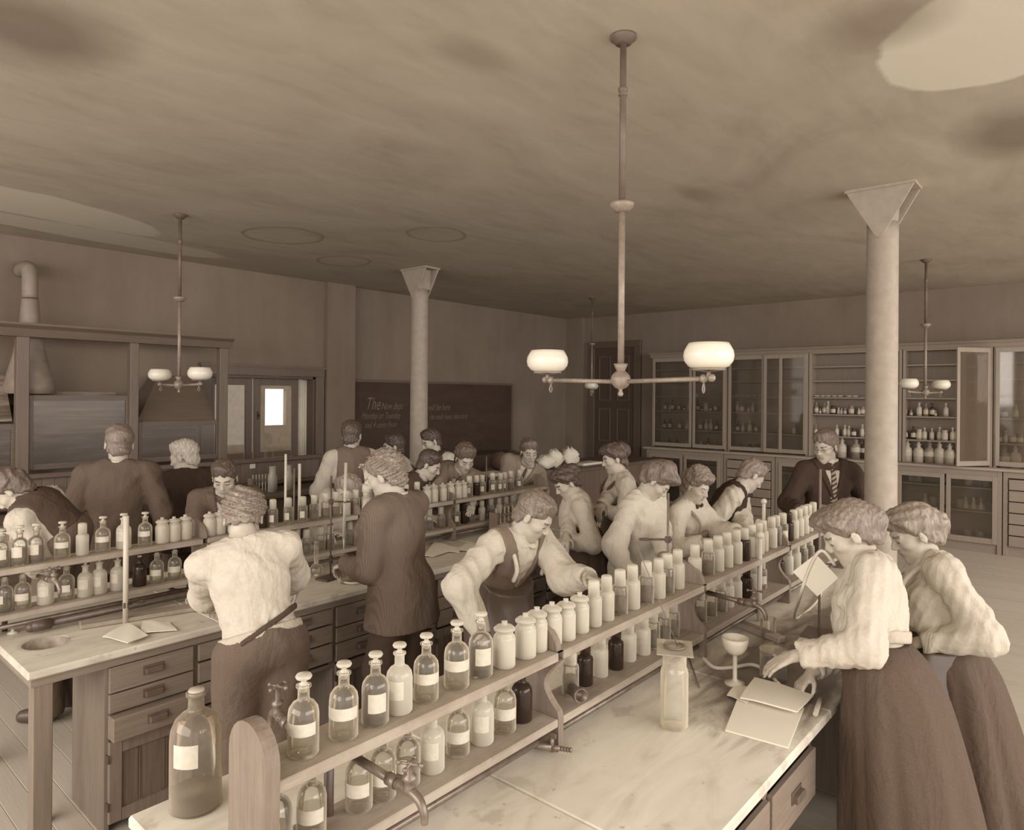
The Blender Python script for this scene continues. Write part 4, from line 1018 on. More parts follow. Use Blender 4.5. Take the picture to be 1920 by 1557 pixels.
# burner with crucible
q = PZ(1378, 1283, TB); t = thing('bunsen_burner', q, 'small white burner holding a porcelain crucible above the wet bench', 'burner')
MB().lathe([(.0001, 0), (.04, 0), (.04, .006), (.014, .014), (.0085, .022), (.0085, .115), (.0001, .115)], q, 20).build('burner', plain('white_enamel_burner', .85, .4, .5), t)
cr = MB().lathe([(.0001, .120), (.022, .120), (.030, .124), (.043, .142), (.050, .165), (.051, .184), (.046, .184), (.044, .160), (.034, .140), (.0001, .132)], q, 28, closed=True).build('crucible', M_porc); tag(cr, 'round porcelain crucible resting on top of the burner', 'crucible')
pts = [PZ(1318, 1234, TB+.03), PZ(1340, 1252, TB+.012), PZ(1372, 1252, TB+.012), PZ(1412, 1247, TB+.012), PZ(1440, 1262, TB+.012), PZ(1462, 1285, TB+.016)]
simple('rubber_hose', 'white rubber hose curving from the rack to behind the papers', 'hose', MB().path(pts, .0075, 10), M_rubber)
d = 2.55
pts = [PZ(1490, 1063, TB+.05), PZ(1520, 1075, TB+.012), PZ(1512, 1120, TB+.012), PD(1487, 1150, 3.0), PD(1498, 1110, 2.85), PD(1517, 1060, 2.75), PD(1540, 1032, 2.62), PD(1565, 1055, 2.6)]
simple('rubber_hose', 'white rubber hose looping up to the ring stand by the two women', 'hose', MB().path([PZ(1490, 1063, TB+.04), PZ(1522, 1078, TB+.012), PZ(1542, 1098, TB+.012), PZ(1530, 1130, TB+.012), PZ(1492, 1160, TB+.02), PD(1500, 1120, 2.72), PD(1520, 1062, 2.66), PD(1541, 1033, 2.62), PD(1566, 1060, 2.62)], .0065, 8), M_rubber)
simple('rubber_hose', 'white rubber hose draped on the second bench by the white-shirted man', 'hose', MB().path([PZ(352, 1105, TB+.045), PZ(358, 1112, TB+.03), PZ(350, 1128, TB+.01), PZ(362, 1140, TB+.01), PZ(395, 1148, TB+.01), PZ(415, 1146, TB+.01)], .0075, 10), M_rubber)
cc = PZ(643, 1078, TB)
simple('rubber_hose', 'white rubber hose coiled round a dish before the tweed-coated man', 'hose', MB().path([PZ(625, 1072, TB+.012), PZ(640, 1090, TB+.012), PZ(668, 1094, TB+.012), PZ(684, 1085, TB+.012), PZ(672, 1074, TB+.012), PZ(650, 1070, TB+.012)], .0065, 10), M_rubber)
# beakers and flasks
def beaker(q, r, h, label, mat=G_milk, liq=None):
    t = thing('beaker', q, label, 'beaker')
    MB().lathe([(.0001, .002), (r-.004, 0), (r, .005), (r, h-.004), (r+.003, h)], q, 26).build('body', mat, t)
    if liq: MB().lathe([(.0001, .004), (r-.005, .004), (r-.002, .008), (r-.002, h*.6), (.0001, h*.6)], q, 22).build('contents', liq, t)
beaker(PZ(1450, 1272, TB), .052, .115, "glass beaker under the nearer woman's hands", G_clear, L_mid)
beaker(PZ(650, 1093, TB), .042, .13, 'glass cylinder standing inside the coiled hose', G_clear, L_clear)
beaker(PZ(1440, 1195, TB), .035, .09, 'small clear beaker between the papers and the rack', G_clear)
def flask(q, r, neck, label):
    t = thing('flask', q, label, 'flask'); n = 10
    prof = [(.0001, .0)]+[(r*math.sin(math.pi*(i+1)/(n+2)), r-r*math.cos(math.pi*(i+1)/(n+2))) for i in range(n)]
    prof += [(.014, 2*r+.004), (.013, 2*r+neck), (.017, 2*r+neck+.004)]
    MB().lathe(prof, q, 24).build('body', G_clear, t)
flask(PZ(559, 1088, TB), .041, .0, 'round glass flask on its side beside the long-necked one')
flask(PZ(593, 1082, TB), .041, .13, 'long-necked round flask in front of the second rack')
# papers
def sheet(name, corners, label, cat='paper', th=.002, mat=None, z=None, curl=.0):
    P = [Vector(p) for p in corners]; m = MB(); n = 8; vs = []
    for i in range(n+1):
        for j in range(n+1):
            a, b = i/n, j/n
            p = P[0]*(1-a)*(1-b)+P[1]*a*(1-b)+P[2]*a*b+P[3]*(1-a)*b
            p = p+Vector((0, 0, curl*(math.sin(a*3.1)*.5+math.sin(b*2.7+a*2)*.4+.25*math.sin(7*a+5*b))+curl*.5)); vs.append(p)
    top = [p+Vector((0, 0, th)) for p in vs]; N = len(vs); fs = []
    for i in range(n):
        for j in range(n):
            a = i*(n+1)+j; q = (a, a+n+1, a+n+2, a+1); fs.append(q[::-1]); fs.append(tuple(N+k for k in q))
    edge = [i*(n+1) for i in range(n+1)]+[n*(n+1)+j for j in range(1, n+1)]+[i*(n+1)+n for i in range(n-1, -1, -1)]+[j for j in range(n-1, 0, -1)]
    for k in range(len(edge)): a, b = edge[k], edge[(k+1) % len(edge)]; fs.append((a, b, N+b, N+a))
    m._add(vs+top, fs, 0, False); return tag(m.build(name, mat or M_paper), label, cat)
T = TB+.001
sheet('notebook', [PZ(1360, 1372, T), PZ(1478, 1405, T), PZ(1508, 1330, T), PZ(1388, 1300, T)], 'open white notebook lying nearest the bench corner', 'notebook', .006)
sheet('notebook', [PZ(1388, 1312, T+.012), PZ(1495, 1340, T+.012), PZ(1525, 1306, T+.012), PZ(1415, 1274, T+.012)], 'folded white papers on top of the notebook by the women', 'notebook', .006, curl=.005)
sheet('paper_sheet', [PZ(1363, 1306, T+.004), PZ(1400, 1322, T+.004), PZ(1432, 1290, T+.004), PZ(1375, 1290, T+.004)], 'ragged paper corner sticking out left of the folded papers', 'paper', .002, curl=.004)
simple('glass_tube', 'short clear glass tube resting beside the notebook', 'tube', MB().tube(PZ(1529, 1340, TB+.012), PZ(1538, 1312, TB+.012), .0085, n=12), G_milk)
q = 2.72
sheet('paper_card', [PD(1487, 1073, q+.1), PD(1533, 1119, q), PD(1572, 1085, q-.02), PD(1530, 1040, q+.08)], 'tilted white card leaning behind the ring stand rod', 'card', .002)
sheet('open_booklet', [PZ(192, 1196, T+.01), PZ(240, 1209, T+.01), PZ(278, 1192, T+.012), PZ(240, 1170, T+.012)], 'left of two white sheets at the bench edge near the sink hole', 'paper', .003, curl=.005)
sheet('open_booklet', [PZ(262, 1190, T+.004), PZ(332, 1184, T+.004), PZ(318, 1168, T+.004), PZ(268, 1166, T+.004)], 'right of two white sheets at the bench edge near the sink hole', 'paper', .003, curl=.004)
sheet('open_booklet', [PZ(795, 1044, T+.005), PZ(812, 1046, T+.005), PZ(858, 1029, T+.005), PZ(815, 1017, T+.005)], 'open white booklet right of the tweed coat on the second bench', 'booklet', .003, curl=.005)
sheet('open_booklet', [PZ(838, 1036, T+.004), PZ(862, 1038, T+.004), PZ(862, 1026, T+.004), PZ(838, 1028, T+.004)], 'small folded sheet between the two booklets', 'paper', .003, curl=.004)
sheet('paper_sheet', [PZ(856, 1033, T+.004), PZ(902, 1037, T+.004), PZ(910, 1026, T+.004), PZ(874, 1019, T+.004)], 'white sheet on the second bench next to the apron man’s shoulder'.replace('’', "'"), 'paper', .002, curl=.004)
simple('wooden_batten', 'worn flat wooden board lying on the second bench behind the papers', 'board', MB().box((0, 0, 0), (.55, .10, .022), 0, .006), M_shelf)
o = bpy.data.objects['wooden_batten']; pq = PZ(150, 1183, TB); o.location = (pq.x, pq.y, TB+.0005); o.rotation_euler = (0, 0, math.atan2(PZ(305, 1158, TB).y-pq.y, PZ(305, 1158, TB).x-pq.x))
simple('wooden_batten', 'wooden batten lying under the tap beside the crucible', 'board', MB().box((0, 0, 0), (.30, .05, .03), 0, .004), M_shelf)
o = bpy.data.objects['wooden_batten.001']; pq = PZ(1368, 1172, TB); o.location = (pq.x, pq.y, TB+.0005); o.rotation_euler = (0, 0, math.atan2(PZ(1418, 1192, TB).y-pq.y, PZ(1418, 1192, TB).x-pq.x))
q = PZ(24, 1188, TB); simple('glass_stopper', 'small round knob lying left of the sink hole', 'stopper', MB().lathe([(.0001, 0), (.022, 0), (.022, .006), (.008, .010), (.007, .02), (.0001, .022)], q, 18), M_porc)
q = PZ(1500, 1215, TB)
# leaning pale rail beyond the front bench, and far furniture
a, b = PY(1395, 990, 2.0), PY(1490, 938, 2.0)
t = thing('sloping_board', (a.x, 2.0, TB), 'pale sloping wooden rail along the far side of the front bench', 'rail')
MB().box((PY(1440, 980, 2.0).x, 1.93, TB+.0), (5.12, 1.955, TB+.16), 0, .004).build('board', M_shelf, t)
t = thing('counter_table', (7.0, 5.6, 0), 'beadboard-fronted counter in the middle distance behind the aproned woman', 'counter')
zc2 = 1.02; yF = 5.1
pa = PY(1010, 880, yF); pb = PY(1215, 865, yF)
x0_, x1_ = pa.x, 9.3
zc2 = PY(1110, 876, yF).z
MB().box((x0_, yF-.04, zc2-.04), (x1_, yF+.85, zc2), 0, .006).build('counter_top', M_wood_dark, t)
MB().box((x0_+.02, yF+.012, 0), (x1_-.02, yF+.8, zc2-.04)).build('carcass', M_wood_dark, t)
pk = MB().box((0, -.012, 0), (.118, 0, zc2-.04), 0, .003).build('plank', wood('counter_beadboard', .22, 2, .06, .45, objrand=.05), t, local=True)
x = x0_; first = True
while x < x1_-.05:
    q = pk if first else pk.copy()
    if not first: col.objects.link(q); q.parent = t
    q.location = Vector((x, yF+.012, 0))-ORG[t.name]; first = False; x += .12
def lump(name, u, v, r, label, mat=M_paper, cat='cloth', sz=(1, .8, .7)):
    p = PY(u, v, yF+.25); rr = random.Random(u); m = MB(); n = 14; k = 9; vs = []
    for i in range(k+1):
        for j in range(n):
            a = math.pi*i/k; b = 2*math.pi*j/n; q = r*(1+.28*math.sin(3*b+i)+.15*math.sin(5*b-2*i)+rr.uniform(-.1, .1))
            vs.append((p.x+q*sz[0]*math.sin(a)*math.cos(b), yF+.25+q*sz[1]*math.sin(a)*math.sin(b), zc2+max(.001, r*sz[2]*(1-math.cos(a))*(1+.1*math.sin(4*b)))))
    fs = [(i*n+j, i*n+(j+1) % n, (i+1)*n+(j+1) % n, (i+1)*n+j) for i in range(k) for j in range(n)]
    m._add(vs, fs, 0, True); return tag(m.build(name, mat), label, cat)
lump('crumpled_cloth', 1024, 870, .13, 'crumpled white cloth, left one on the far counter')
lump('crumpled_cloth', 1040, 870, .11, 'peaked white cloth, middle one on the far counter', sz=(1, .8, 1.1))
lump('crumpled_cloth', 1068, 870, .14, 'ragged white cloth, right one on the far counter', sz=(1, .7, .9))
q = PY(1103, 865, yF+.25); simple('book', 'white book lying flat on the far counter', 'book', MB().box((q.x-.25, yF+.15, zc2), (q.x+.2, yF+.35, zc2+.03), 0, .003), M_paper)
# dark table beneath the blackboard
t = thing('dark_table', (8.0, 7.1, 0), 'dark covered table in front of the blackboard', 'table')
q0, q1 = PY(850, 865, 7.0), PY(968, 850, 7.0)
zt3 = PY(920, 852, 7.0).z
MB().prism([(6.85, .0), (6.85, zt3-.12), (7.0, zt3), (7.6, zt3), (7.6, 0)], 0, q0.x, q1.x+.1).build('cover', M_black, t)
t = thing('side_table', (6.3, 5.4, 0), 'low dark bench behind the grey-suited men, with papers', 'table')
q0, q1 = PY(880, 895, 5.0), PY(975, 885, 5.0); zt4 = PY(930, 897, 5.0).z
MB().box((q0.x-.3, 5.0, zt4-.05), (q1.x+.2, 5.6, zt4), 0, .005).build('table_top', M_wood_dark, t)
for (ax, ay) in ((q0.x-.25, 5.03), (q1.x+.1, 5.03), (q0.x-.25, 5.5), (q1.x+.1, 5.5)): MB().box((ax, ay, 0), (ax+.06, ay+.06, zt4-.05)).build('leg', M_wood_dark, t)
q = PY(925, 892, 5.2); tag(MB().box((q.x-.18, 5.1, zt4), (q.x+.18, 5.35, zt4+.03), 0, .004).build('book', M_paper), 'open white book on the low dark bench behind the men', 'book')
q = PY(944, 888, 5.35); tag(MB().ball((q.x, 5.4, zt4+.12), .13, 16, 0, .9).build('cloth_bundle', plain('dark_cloth', .15, .9, .1)), 'dark round bundle on the low bench behind the men', 'bundle')

# remaining chandeliers (copies of the near one)
copy_thing(CH0, (2.51, 5.9, 0), 0, 'two-armed gas chandelier with white shades before the fume hoods', 'hanging gas lamps')
copy_thing(CH0, (8.7, 5.95, 0), -1.0, 'far gas chandelier partly hidden by the near one, by the dark door', 'hanging gas lamps')
copy_thing(CH0, (8.5, 1.48, 0), 1.35, 'far gas chandelier right of the column, before the cabinets', 'hanging gas lamps')
# ------------------------------------------------------------------ people: bodies and clothes grown as continuous surfaces
def V3(*a): return np.array(a, dtype=np.float64)
def nrm(v): return v/(np.linalg.norm(v)+1e-12)
class Field:
    def __init__(s, ax, ay, az):
        s.ax, s.ay, s.az = [np.asarray(a, dtype=np.float32) for a in (ax, ay, az)]
        s.F = np.full((len(ax), len(ay), len(az)), 1.0, dtype=np.float32)
    def win(s, lo, hi):
        r = []
        for a, l, h in ((s.ax, lo[0], hi[0]), (s.ay, lo[1], hi[1]), (s.az, lo[2], hi[2])):
            i = max(0, int(np.searchsorted(a, l))-1); j = min(len(a), int(np.searchsorted(a, h))+1)
            if j-i < 1: return None
            r.append(slice(i, j))
        return tuple(r)
    def dist(s, p, w, off):
        X = s.ax[w[0]][:, None, None]; Y = s.ay[w[1]][None, :, None]; Z = s.az[w[2]][None, None, :]
        if p[0] == 'c':
            _, a, b, ra, rb = p; ba = b-a; l2 = float(ba@ba)+1e-9
            px, py, pz = X-a[0], Y-a[1], Z-a[2]
            t = np.clip((px*ba[0]+py*ba[1]+pz*ba[2])/l2, 0, 1)
            return np.sqrt((px-ba[0]*t)**2+(py-ba[1]*t)**2+(pz-ba[2]*t)**2)-(ra+off)-(rb-ra)*t
        _, c, r, R = p; r = np.maximum(np.asarray(r)+off, .002)
        px, py, pz = X-c[0], Y-c[1], Z-c[2]
        q = [(px*R[0, i]+py*R[1, i]+pz*R[2, i]) for i in range(3)]
        k0 = np.sqrt((q[0]/r[0])**2+(q[1]/r[1])**2+(q[2]/r[2])**2); k1 = np.sqrt((q[0]/r[0]**2)**2+(q[1]/r[1]**2)**2+(q[2]/r[2]**2)**2)+1e-6
        return k0*(k0-1)/k1
    def bounds(s, p, off, m):
        if p[0] == 'c': R = max(p[3], p[4])+off+m; return np.minimum(p[1], p[2])-R, np.maximum(p[1], p[2])+R
        e = np.sqrt(((p[3]*(np.asarray(p[2])+off))**2).sum(1))+m; return p[1]-e, p[1]+e
    def add(s, p, k=.02, off=0.0):
        w = s.win(*s.bounds(p, off, k+.02))
        if w is None: return
        d = s.dist(p, w, off).astype(np.float32); f = s.F[w]
        h = np.maximum(k-np.abs(f-d), 0)/k
        s.F[w] = np.minimum(f, d)-h*h*k*.25
    def sub(s, p, k=.008, off=0.0):
        w = s.win(*s.bounds(p, off, k+.02))
        if w is None: return
        d = -s.dist(p, w, off).astype(np.float32); f = s.F[w]
        h = np.maximum(k-np.abs(f-d), 0)/k
        s.F[w] = np.maximum(f, d)+h*h*k*.25
    def grid(s): return s.ax[:, None, None], s.ay[None, :, None], s.az[None, None, :]
    def local(s, O, R):
        X, Y, Z = s.grid(); X, Y, Z = X-O[0], Y-O[1], Z-O[2]
        return [X*R[0, i]+Y*R[1, i]+Z*R[2, i] for i in range(3)]
    def cut(s, D): s.F = np.maximum(s.F, D.astype(np.float32))
    def noise(s, amp, freq, seed, stretch=(1, 1, 1)):
        rg = np.random.RandomState(seed); X, Y, Z = s.grid(); n = 0
        for i in range(4):
            d = rg.normal(size=3)*freq*(1+.5*i)*np.array(stretch); n = n+np.sin(X*d[0]+Y*d[1]+Z*d[2]+rg.rand()*6.28+1.5*np.sin(X*d[1]*.6-Z*d[0]*.5))/(1+.5*i)
        s.F += (amp*n).astype(np.float32)
    def folds(s, amp, freq, seed, stretch=(1, 1, 1)):
        rg = np.random.RandomState(seed); X, Y, Z = s.grid(); n = 0
        w1 = np.sin(X*freq*.7+Y*freq*.4+rg.rand()*6)+np.sin(Y*freq*.6-Z*freq*.5+rg.rand()*6)
        for i in range(3):
            d = rg.normal(size=3)*freq*(1+.6*i)*np.array(stretch); n = n+(1-2*np.abs(np.sin(X*d[0]+Y*d[1]+Z*d[2]+rg.rand()*6.28+1.1*w1)))/(1+.4*i)
        s.F -= (amp*n).astype(np.float32)
    def mesh(s):
        F = s.F; nx, ny, nz = F.shape; ins = F < 0
        c = ins[:-1, :-1, :-1].astype(np.int8)
        cnt = sum(ins[i:nx-1+i, j:ny-1+j, k:nz-1+k].astype(np.int8) for i in (0, 1) for j in (0, 1) for k in (0, 1))
        act = np.argwhere((cnt > 0) & (cnt < 8))
        if len(act) == 0: return np.zeros((0, 3)), np.zeros((0, 4), int)
        I, J, K = act.T; idx = np.full((nx-1, ny-1, nz-1), -1, dtype=np.int32); idx[I, J, K] = np.arange(len(act))
        cor = {(i, j, k): F[I+i, J+j, K+k] for i in (0, 1) for j in (0, 1) for k in (0, 1)}
        acc = np.zeros((len(act), 3)); n = np.zeros(len(act))
        for a in (0, 1, 2):
            for u in (0, 1):
                for v in (0, 1):
                    p0 = [0, 0, 0]; o = [x for x in (0, 1, 2) if x != a]; p0[o[0]] = u; p0[o[1]] = v; p1 = list(p0); p1[a] = 1
                    f0, f1 = cor[tuple(p0)], cor[tuple(p1)]; m = (f0 < 0) != (f1 < 0)
                    t = np.where(m, f0/(f0-f1+1e-12), 0); q = np.zeros((len(act), 3)); q[:, a] = t; q[:, o[0]] = u; q[:, o[1]] = v
                    acc += q*m[:, None]; n += m
        acc /= np.maximum(n, 1)[:, None]
        P = np.empty_like(acc)
        for a, (ax, ii) in enumerate(((s.ax, I), (s.ay, J), (s.az, K))): P[:, a] = ax[ii]+(ax[ii+1]-ax[ii])*acc[:, a]
        quads = []
        e = ins[:-1, 1:-1, 1:-1] != ins[1:, 1:-1, 1:-1]; w = np.argwhere(e); i, j, k = w[:, 0], w[:, 1]+1, w[:, 2]+1
        q = np.stack([idx[i, j-1, k-1], idx[i, j, k-1], idx[i, j, k], idx[i, j-1, k]], 1); fl = ~ins[i, j, k]; q[fl] = q[fl][:, ::-1]; quads.append(q)
        e = ins[1:-1, :-1, 1:-1] != ins[1:-1, 1:, 1:-1]; w = np.argwhere(e); i, j, k = w[:, 0]+1, w[:, 1], w[:, 2]+1
        q = np.stack([idx[i-1, j, k-1], idx[i-1, j, k], idx[i, j, k], idx[i, j, k-1]], 1); fl = ~ins[i, j, k]; q[fl] = q[fl][:, ::-1]; quads.append(q)
        e = ins[1:-1, 1:-1, :-1] != ins[1:-1, 1:-1, 1:]; w = np.argwhere(e); i, j, k = w[:, 0]+1, w[:, 1]+1, w[:, 2]
        q = np.stack([idx[i-1, j-1, k], idx[i, j-1, k], idx[i, j, k], idx[i-1, j, k]], 1); fl = ~ins[i, j, k]; q[fl] = q[fl][:, ::-1]; quads.append(q)
        Q = np.concatenate(quads); Q = Q[(Q >= 0).all(1)]
        return P, Q
def mesh_obj(name, P, Q, mats, parent, smooth_it=1, matidx=None, O=None):
    if len(P) == 0: return None
    if smooth_it:
        for _ in range(smooth_it):
            acc = np.zeros_like(P); n = np.zeros(len(P))
            for a, b in ((0, 1), (1, 2), (2, 3), (3, 0)):
                np.add.at(acc, Q[:, a], P[Q[:, b]]); np.add.at(acc, Q[:, b], P[Q[:, a]]); np.add.at(n, Q[:, a], 1); np.add.at(n, Q[:, b], 1)
            P = .5*P+.5*acc/np.maximum(n, 1)[:, None]
    O = ORG[parent.name] if O is None else O
    me = bpy.data.meshes.new(name); me.vertices.add(len(P)); me.vertices.foreach_set('co', (P-np.array(O)).astype(np.float32).ravel())
    me.loops.add(len(Q)*4); me.loops.foreach_set('vertex_index', Q.astype(np.int32).ravel())
    me.polygons.add(len(Q)); me.polygons.foreach_set('loop_start', np.arange(len(Q), dtype=np.int32)*4)
    me.polygons.foreach_set('use_smooth', np.ones(len(Q), dtype=bool))
    for m in mats: me.materials.append(m)
    if matidx is not None: me.polygons.foreach_set('material_index', matidx(P, Q).astype(np.int32))
    me.update(calc_edges=True); me.validate()
    o = bpy.data.objects.new(name, me); col.objects.link(o); o.parent = parent; ORG[o.name] = ORG[parent.name]
    return o
def uni(prims, off, res, pad=.03):
    f = Field([0], [0], [0]); lo = np.full(3, 1e9); hi = -lo
    for p in prims: a, b = f.bounds(p, off, pad); lo = np.minimum(lo, a); hi = np.maximum(hi, b)
    return Field(*[np.arange(lo[i], hi[i]+res, res) for i in range(3)])
def axis(lo, hi, fines, fine, coarse):
    x = lo; out = [lo]
    while x < hi:
        st = fine if any(a-fine <= x <= b for a, b in fines) else min([coarse]+[max(fine, a-x) for a, b in fines if a > x]); x += st; out.append(x)
    return out

def skinmat():
    t = NT('skin'); n = t.noise(t.coords((1, 1, 1)), 30, 3)
    c = t.ramp(n, [(.3, tone(.70)), (.7, tone(.78))]); t.link(c, t.b.inputs['Base Color'])
    t.b.inputs['Subsurface Weight'].default_value = .08; return t.done(.5, .35)
M_skin = skinmat(); M_lip = plain('lips', .55, .5, .3, .02); M_eye = plain('eye_line', .22, .4, .4, .02)
def hairmat(L):
    k = 'hair_%d' % int(L*100)
    if k in MATS: return MATS[k]
    t = NT(k); n = t.noise(t.coords((60, 60, 18)), 1.0, 5, .65, 1.5)
    c = t.ramp(n, [(.3, tone(max(0, L-.12), .8)), (.55, tone(L)), (.75, tone(L+.2))]); t.link(c, t.b.inputs['Base Color']); t.bump(n, .6, .006)
    MATS[k] = t.done(.45, .5); return MATS[k]
def cloth(name, L, scale=200, kind='weave'):
    if name in MATS: return MATS[name]
    t = NT(name); n = t.noise(t.coords((1, 1, 1)), scale, 3); n2 = t.noise(t.coords((5, 5, 2.5)), 1.6, 4, .55, .8)
    c = t.ramp(n, [(.3, tone(L-.03)), (.7, tone(L+.03))])
    if kind == 'tweed':
        wv = t.add('ShaderNodeTexWave'); wv.inputs['Scale'].default_value = 40; wv.inputs['Distortion'].default_value = 1.5; t.link(t.coords((1, 1, .12)), wv.inputs['Vector'])
        c = t.mix(.17, c, t.ramp(wv.outputs['Fac'], [(.3, tone(L-.12)), (.7, tone(L+.16))]))
    if kind == 'stripe':
        wv = t.add('ShaderNodeTexWave', bands_direction='Z'); wv.inputs['Scale'].default_value = 11; t.link(t.coords((1, 1, 1), (.5, .3, 0)), wv.inputs['Vector'])
        c = t.ramp(wv.outputs['Fac'], [(.45, tone(.05)), (.55, tone(.55))])
    t.link(c, t.b.inputs['Base Color']); wr_ = t.noise(t.coords((7, 7, 3)), 1.0, 2, .5, 1.2)
    rd = t.ramp(wr_, [(.40, (0, 0, 0, 1)), (.5, (1, 1, 1, 1)), (.60, (0, 0, 0, 1))])
    mx = t.add('ShaderNodeMath', operation='MULTIPLY_ADD'); t.link(rd, mx.inputs[0]); mx.inputs[1].default_value = .10; t.link(n2, mx.inputs[2])
    t.bump(mx.outputs[0], .55, .03)
    MATS[name] = t.done(.85, .15); return MATS[name]
C_shirt = cloth('white_shirt_cotton', .82, 90); C_dark = cloth('dark_wool', .08); C_black = cloth('black_wool', -.02); C_grey = cloth('grey_wool', .36); C_mid = cloth('brown_grey_wool', .18)
C_tweed = cloth('ribbed_tweed', .24, 220, 'tweed'); C_tie = cloth('striped_silk', .3, 50, 'stripe'); C_leather = plain('dark_oilcloth', .16, .38, .5, .04, 8, .05); C_vest = cloth('grey_vest_wool', .3)
C_skirt = cloth('grey_brown_skirt', .14); C_cream = cloth('pale_smock', .86, 90); C_apron = cloth('cotton_apron', .48, 90); C_light = cloth('light_suit_wool', .45)
C_trous = cloth('grey_trouser_wool', .2); C_belt = cloth('pale_belt', .75)

def rotz(a): c, s = math.cos(a), math.sin(a); return np.array([[c, -s, 0], [s, c, 0], [0, 0, 1.]])
def headframe(yaw, pitch, roll):
    y = math.radians(yaw); p = math.radians(pitch); r = math.radians(roll)
    Ry = np.array([[math.cos(p), 0, math.sin(p)], [0, 1, 0], [-math.sin(p), 0, math.cos(p)]])
    Rx = np.array([[1, 0, 0], [0, math.cos(r), -math.sin(r)], [0, math.sin(r), math.cos(r)]])
    return rotz(y)@Ry@Rx
HEADN = [0]
def person(label, head, yaw, pitch, roll, body, lean, hands, top, hair, hairL, sc=1.0, res=.006, pelz=.93, side=0.0, hints=(None, None), bottom='trousers', opts=(), group=None, woman=False, feet=None, tops=None, sleeve=1.0, pel=None, pw=None, coil=(.6, 1)):
    """head: (u,v,depth) of the head centre; body: facing in degrees; lean: how far the neck is forward of the pelvis; hands: (u,v,depth) left,right"""
    tops = tops or {}
    H = np.array(PD(*head)); Rh = headframe(yaw, pitch, roll); s = sc
    bf = V3(math.cos(math.radians(body)), math.sin(math.radians(body)), 0); bl = V3(-bf[1], bf[0], 0)
    A = H+Rh@V3(-.022, 0, -.085)*s
    P = np.array([A[0], A[1], 0])-bf*lean+bl*side
    P[2] = pelz
    if pel is not None: P = np.array(PD(*pel))
    if pw is not None: P = V3(pw[0], pw[1], pelz)
    dP = nrm(P-A); N = A+nrm(dP*.62+V3(0, 0, -1)*.38)*.064*s
    up = nrm(N-P); f = nrm(bf-up*(bf@up)); l = np.cross(up, f); R = np.stack([f, l, up], 1)
    L = np.linalg.norm(N-P)
    at = lambda fr, x=0, y=0: P+up*L*fr+f*x+l*y
    t = thing('person', (P[0], P[1], 0), label, 'person', group)
    w = .9 if woman else 1.0
    chest = at(.70, .0); 
    torso = [('e', at(.02, -.01), ((.076, .115, .09) if bottom == 'skirt' else (.105*s, .145*s, .13*s)), R), ('e', at(.33, -.002), (.088*s*w, (.104 if woman else .132)*s, .15*s), R),
             ('e', at(.66, -.005), (.108*s*w, .152*s*w, .17*s), R), ('e', at(.86, -.012), (.075*s, .135*s*w, .07*s), R)]
    if woman: torso.append(('e', at(.66, .065), (.06*s, .12*s, .075*s), R))
    sh = [at(.90, -.005, q*.165*s*w) for q in (1, -1)]
    torso.append(('c', at(.93, -.01, .09*s), sh[0], .058*s, .056*s)); torso.append(('c', at(.93, -.01, -.09*s), sh[1], .058*s, .056*s))
    torso.append(('c', at(.93, -.012, .10*s), at(1.0, -.01, .03*s), .045*s, .045*s)); torso.append(('c', at(.93, -.012, -.10*s), at(1.0, -.01, -.03*s), .045*s, .045*s))
    neck = [('c', A+Rh@V3(0, 0, .02)*s, N-up*.03, .050*s*w, .058*s*w)]
    U, Fo = .285*s*w**.5, .25*s*w**.5
    arms = []; wr = []; el = []; hp = []
    for i, q in enumerate((1, -1)):
        S = sh[i]
        if hands and hands[i] is not None: W = np.array(PD(*hands[i]) if len(hands[i]) == 3 and not isinstance(hands[i], np.ndarray) else hands[i])
        else: W = S+V3(0, 0, -.46*s)+bf*.14+bl*q*.05
        d = W-S; D = np.linalg.norm(d); mx = (U+Fo)*.985
        if D > mx: W = S+d/D*mx; D = mx
        a = (U*U-Fo*Fo+D*D)/(2*D); h = math.sqrt(max(U*U-a*a, 1e-6)); dn = d/np.linalg.norm(d)
        hint = V3(*hints[i]) if hints[i] is not None else (V3(0, 0, -1)*.9-bf*.35+bl*q*.55)
        hv = nrm(hint-dn*(hint@dn)); E = S+dn*a+hv*h
        arms += [('c', S, E, .050*s*w, .040*s*w), ('c', E, W, .040*s*w, .026*s*w)]; wr.append(W); el.append(E)
        fd = nrm(W-E); dirn = nrm(fd+V3(0, 0, -.25)); n0 = V3(0, 0, -1)+bf*.1-bl*q*.35; n0 = nrm(n0-dirn*(n0@dirn)); sd = np.cross(dirn, n0)*(-q)
        # sd points towards the thumb side
        k = s*(.92 if woman else 1.0); cu = coil[i]
        for j, (o_, ln) in enumerate(((-.028, .8), (-.010, 1.0), (.009, 1.06), (.027, 1.0))):
            kb = W+dirn*(.082 if j else .074)*k+sd*o_*k; hp.append(('c', W+dirn*.008*k+sd*o_*.45*k, kb, .0125*k, .0098*k))
            a1 = cu*.5; a2 = cu*1.0; a3 = cu*1.35; rot = lambda a_: dirn*math.cos(a_)+n0*math.sin(a_)
            p1 = kb+rot(a1)*.042*ln*k; p2 = p1+rot(a2)*.026*ln*k; p3 = p2+rot(a3)*.019*ln*k
            hp += [('f', kb, p1, .0088*k, .0080*k), ('f', p1, p2, .0080*k, .0072*k), ('f', p2, p3, .0072*k, .0062*k)]
        tb = W+dirn*.022*k+sd*.020*k; t1 = tb+nrm(dirn*.6+sd*.75+n0*.25)*.040*k; t2 = t1+nrm(dirn*.85+sd*.3+n0*.4)*.030*k; t3 = t2+nrm(dirn*.9+n0*.45)*.022*k
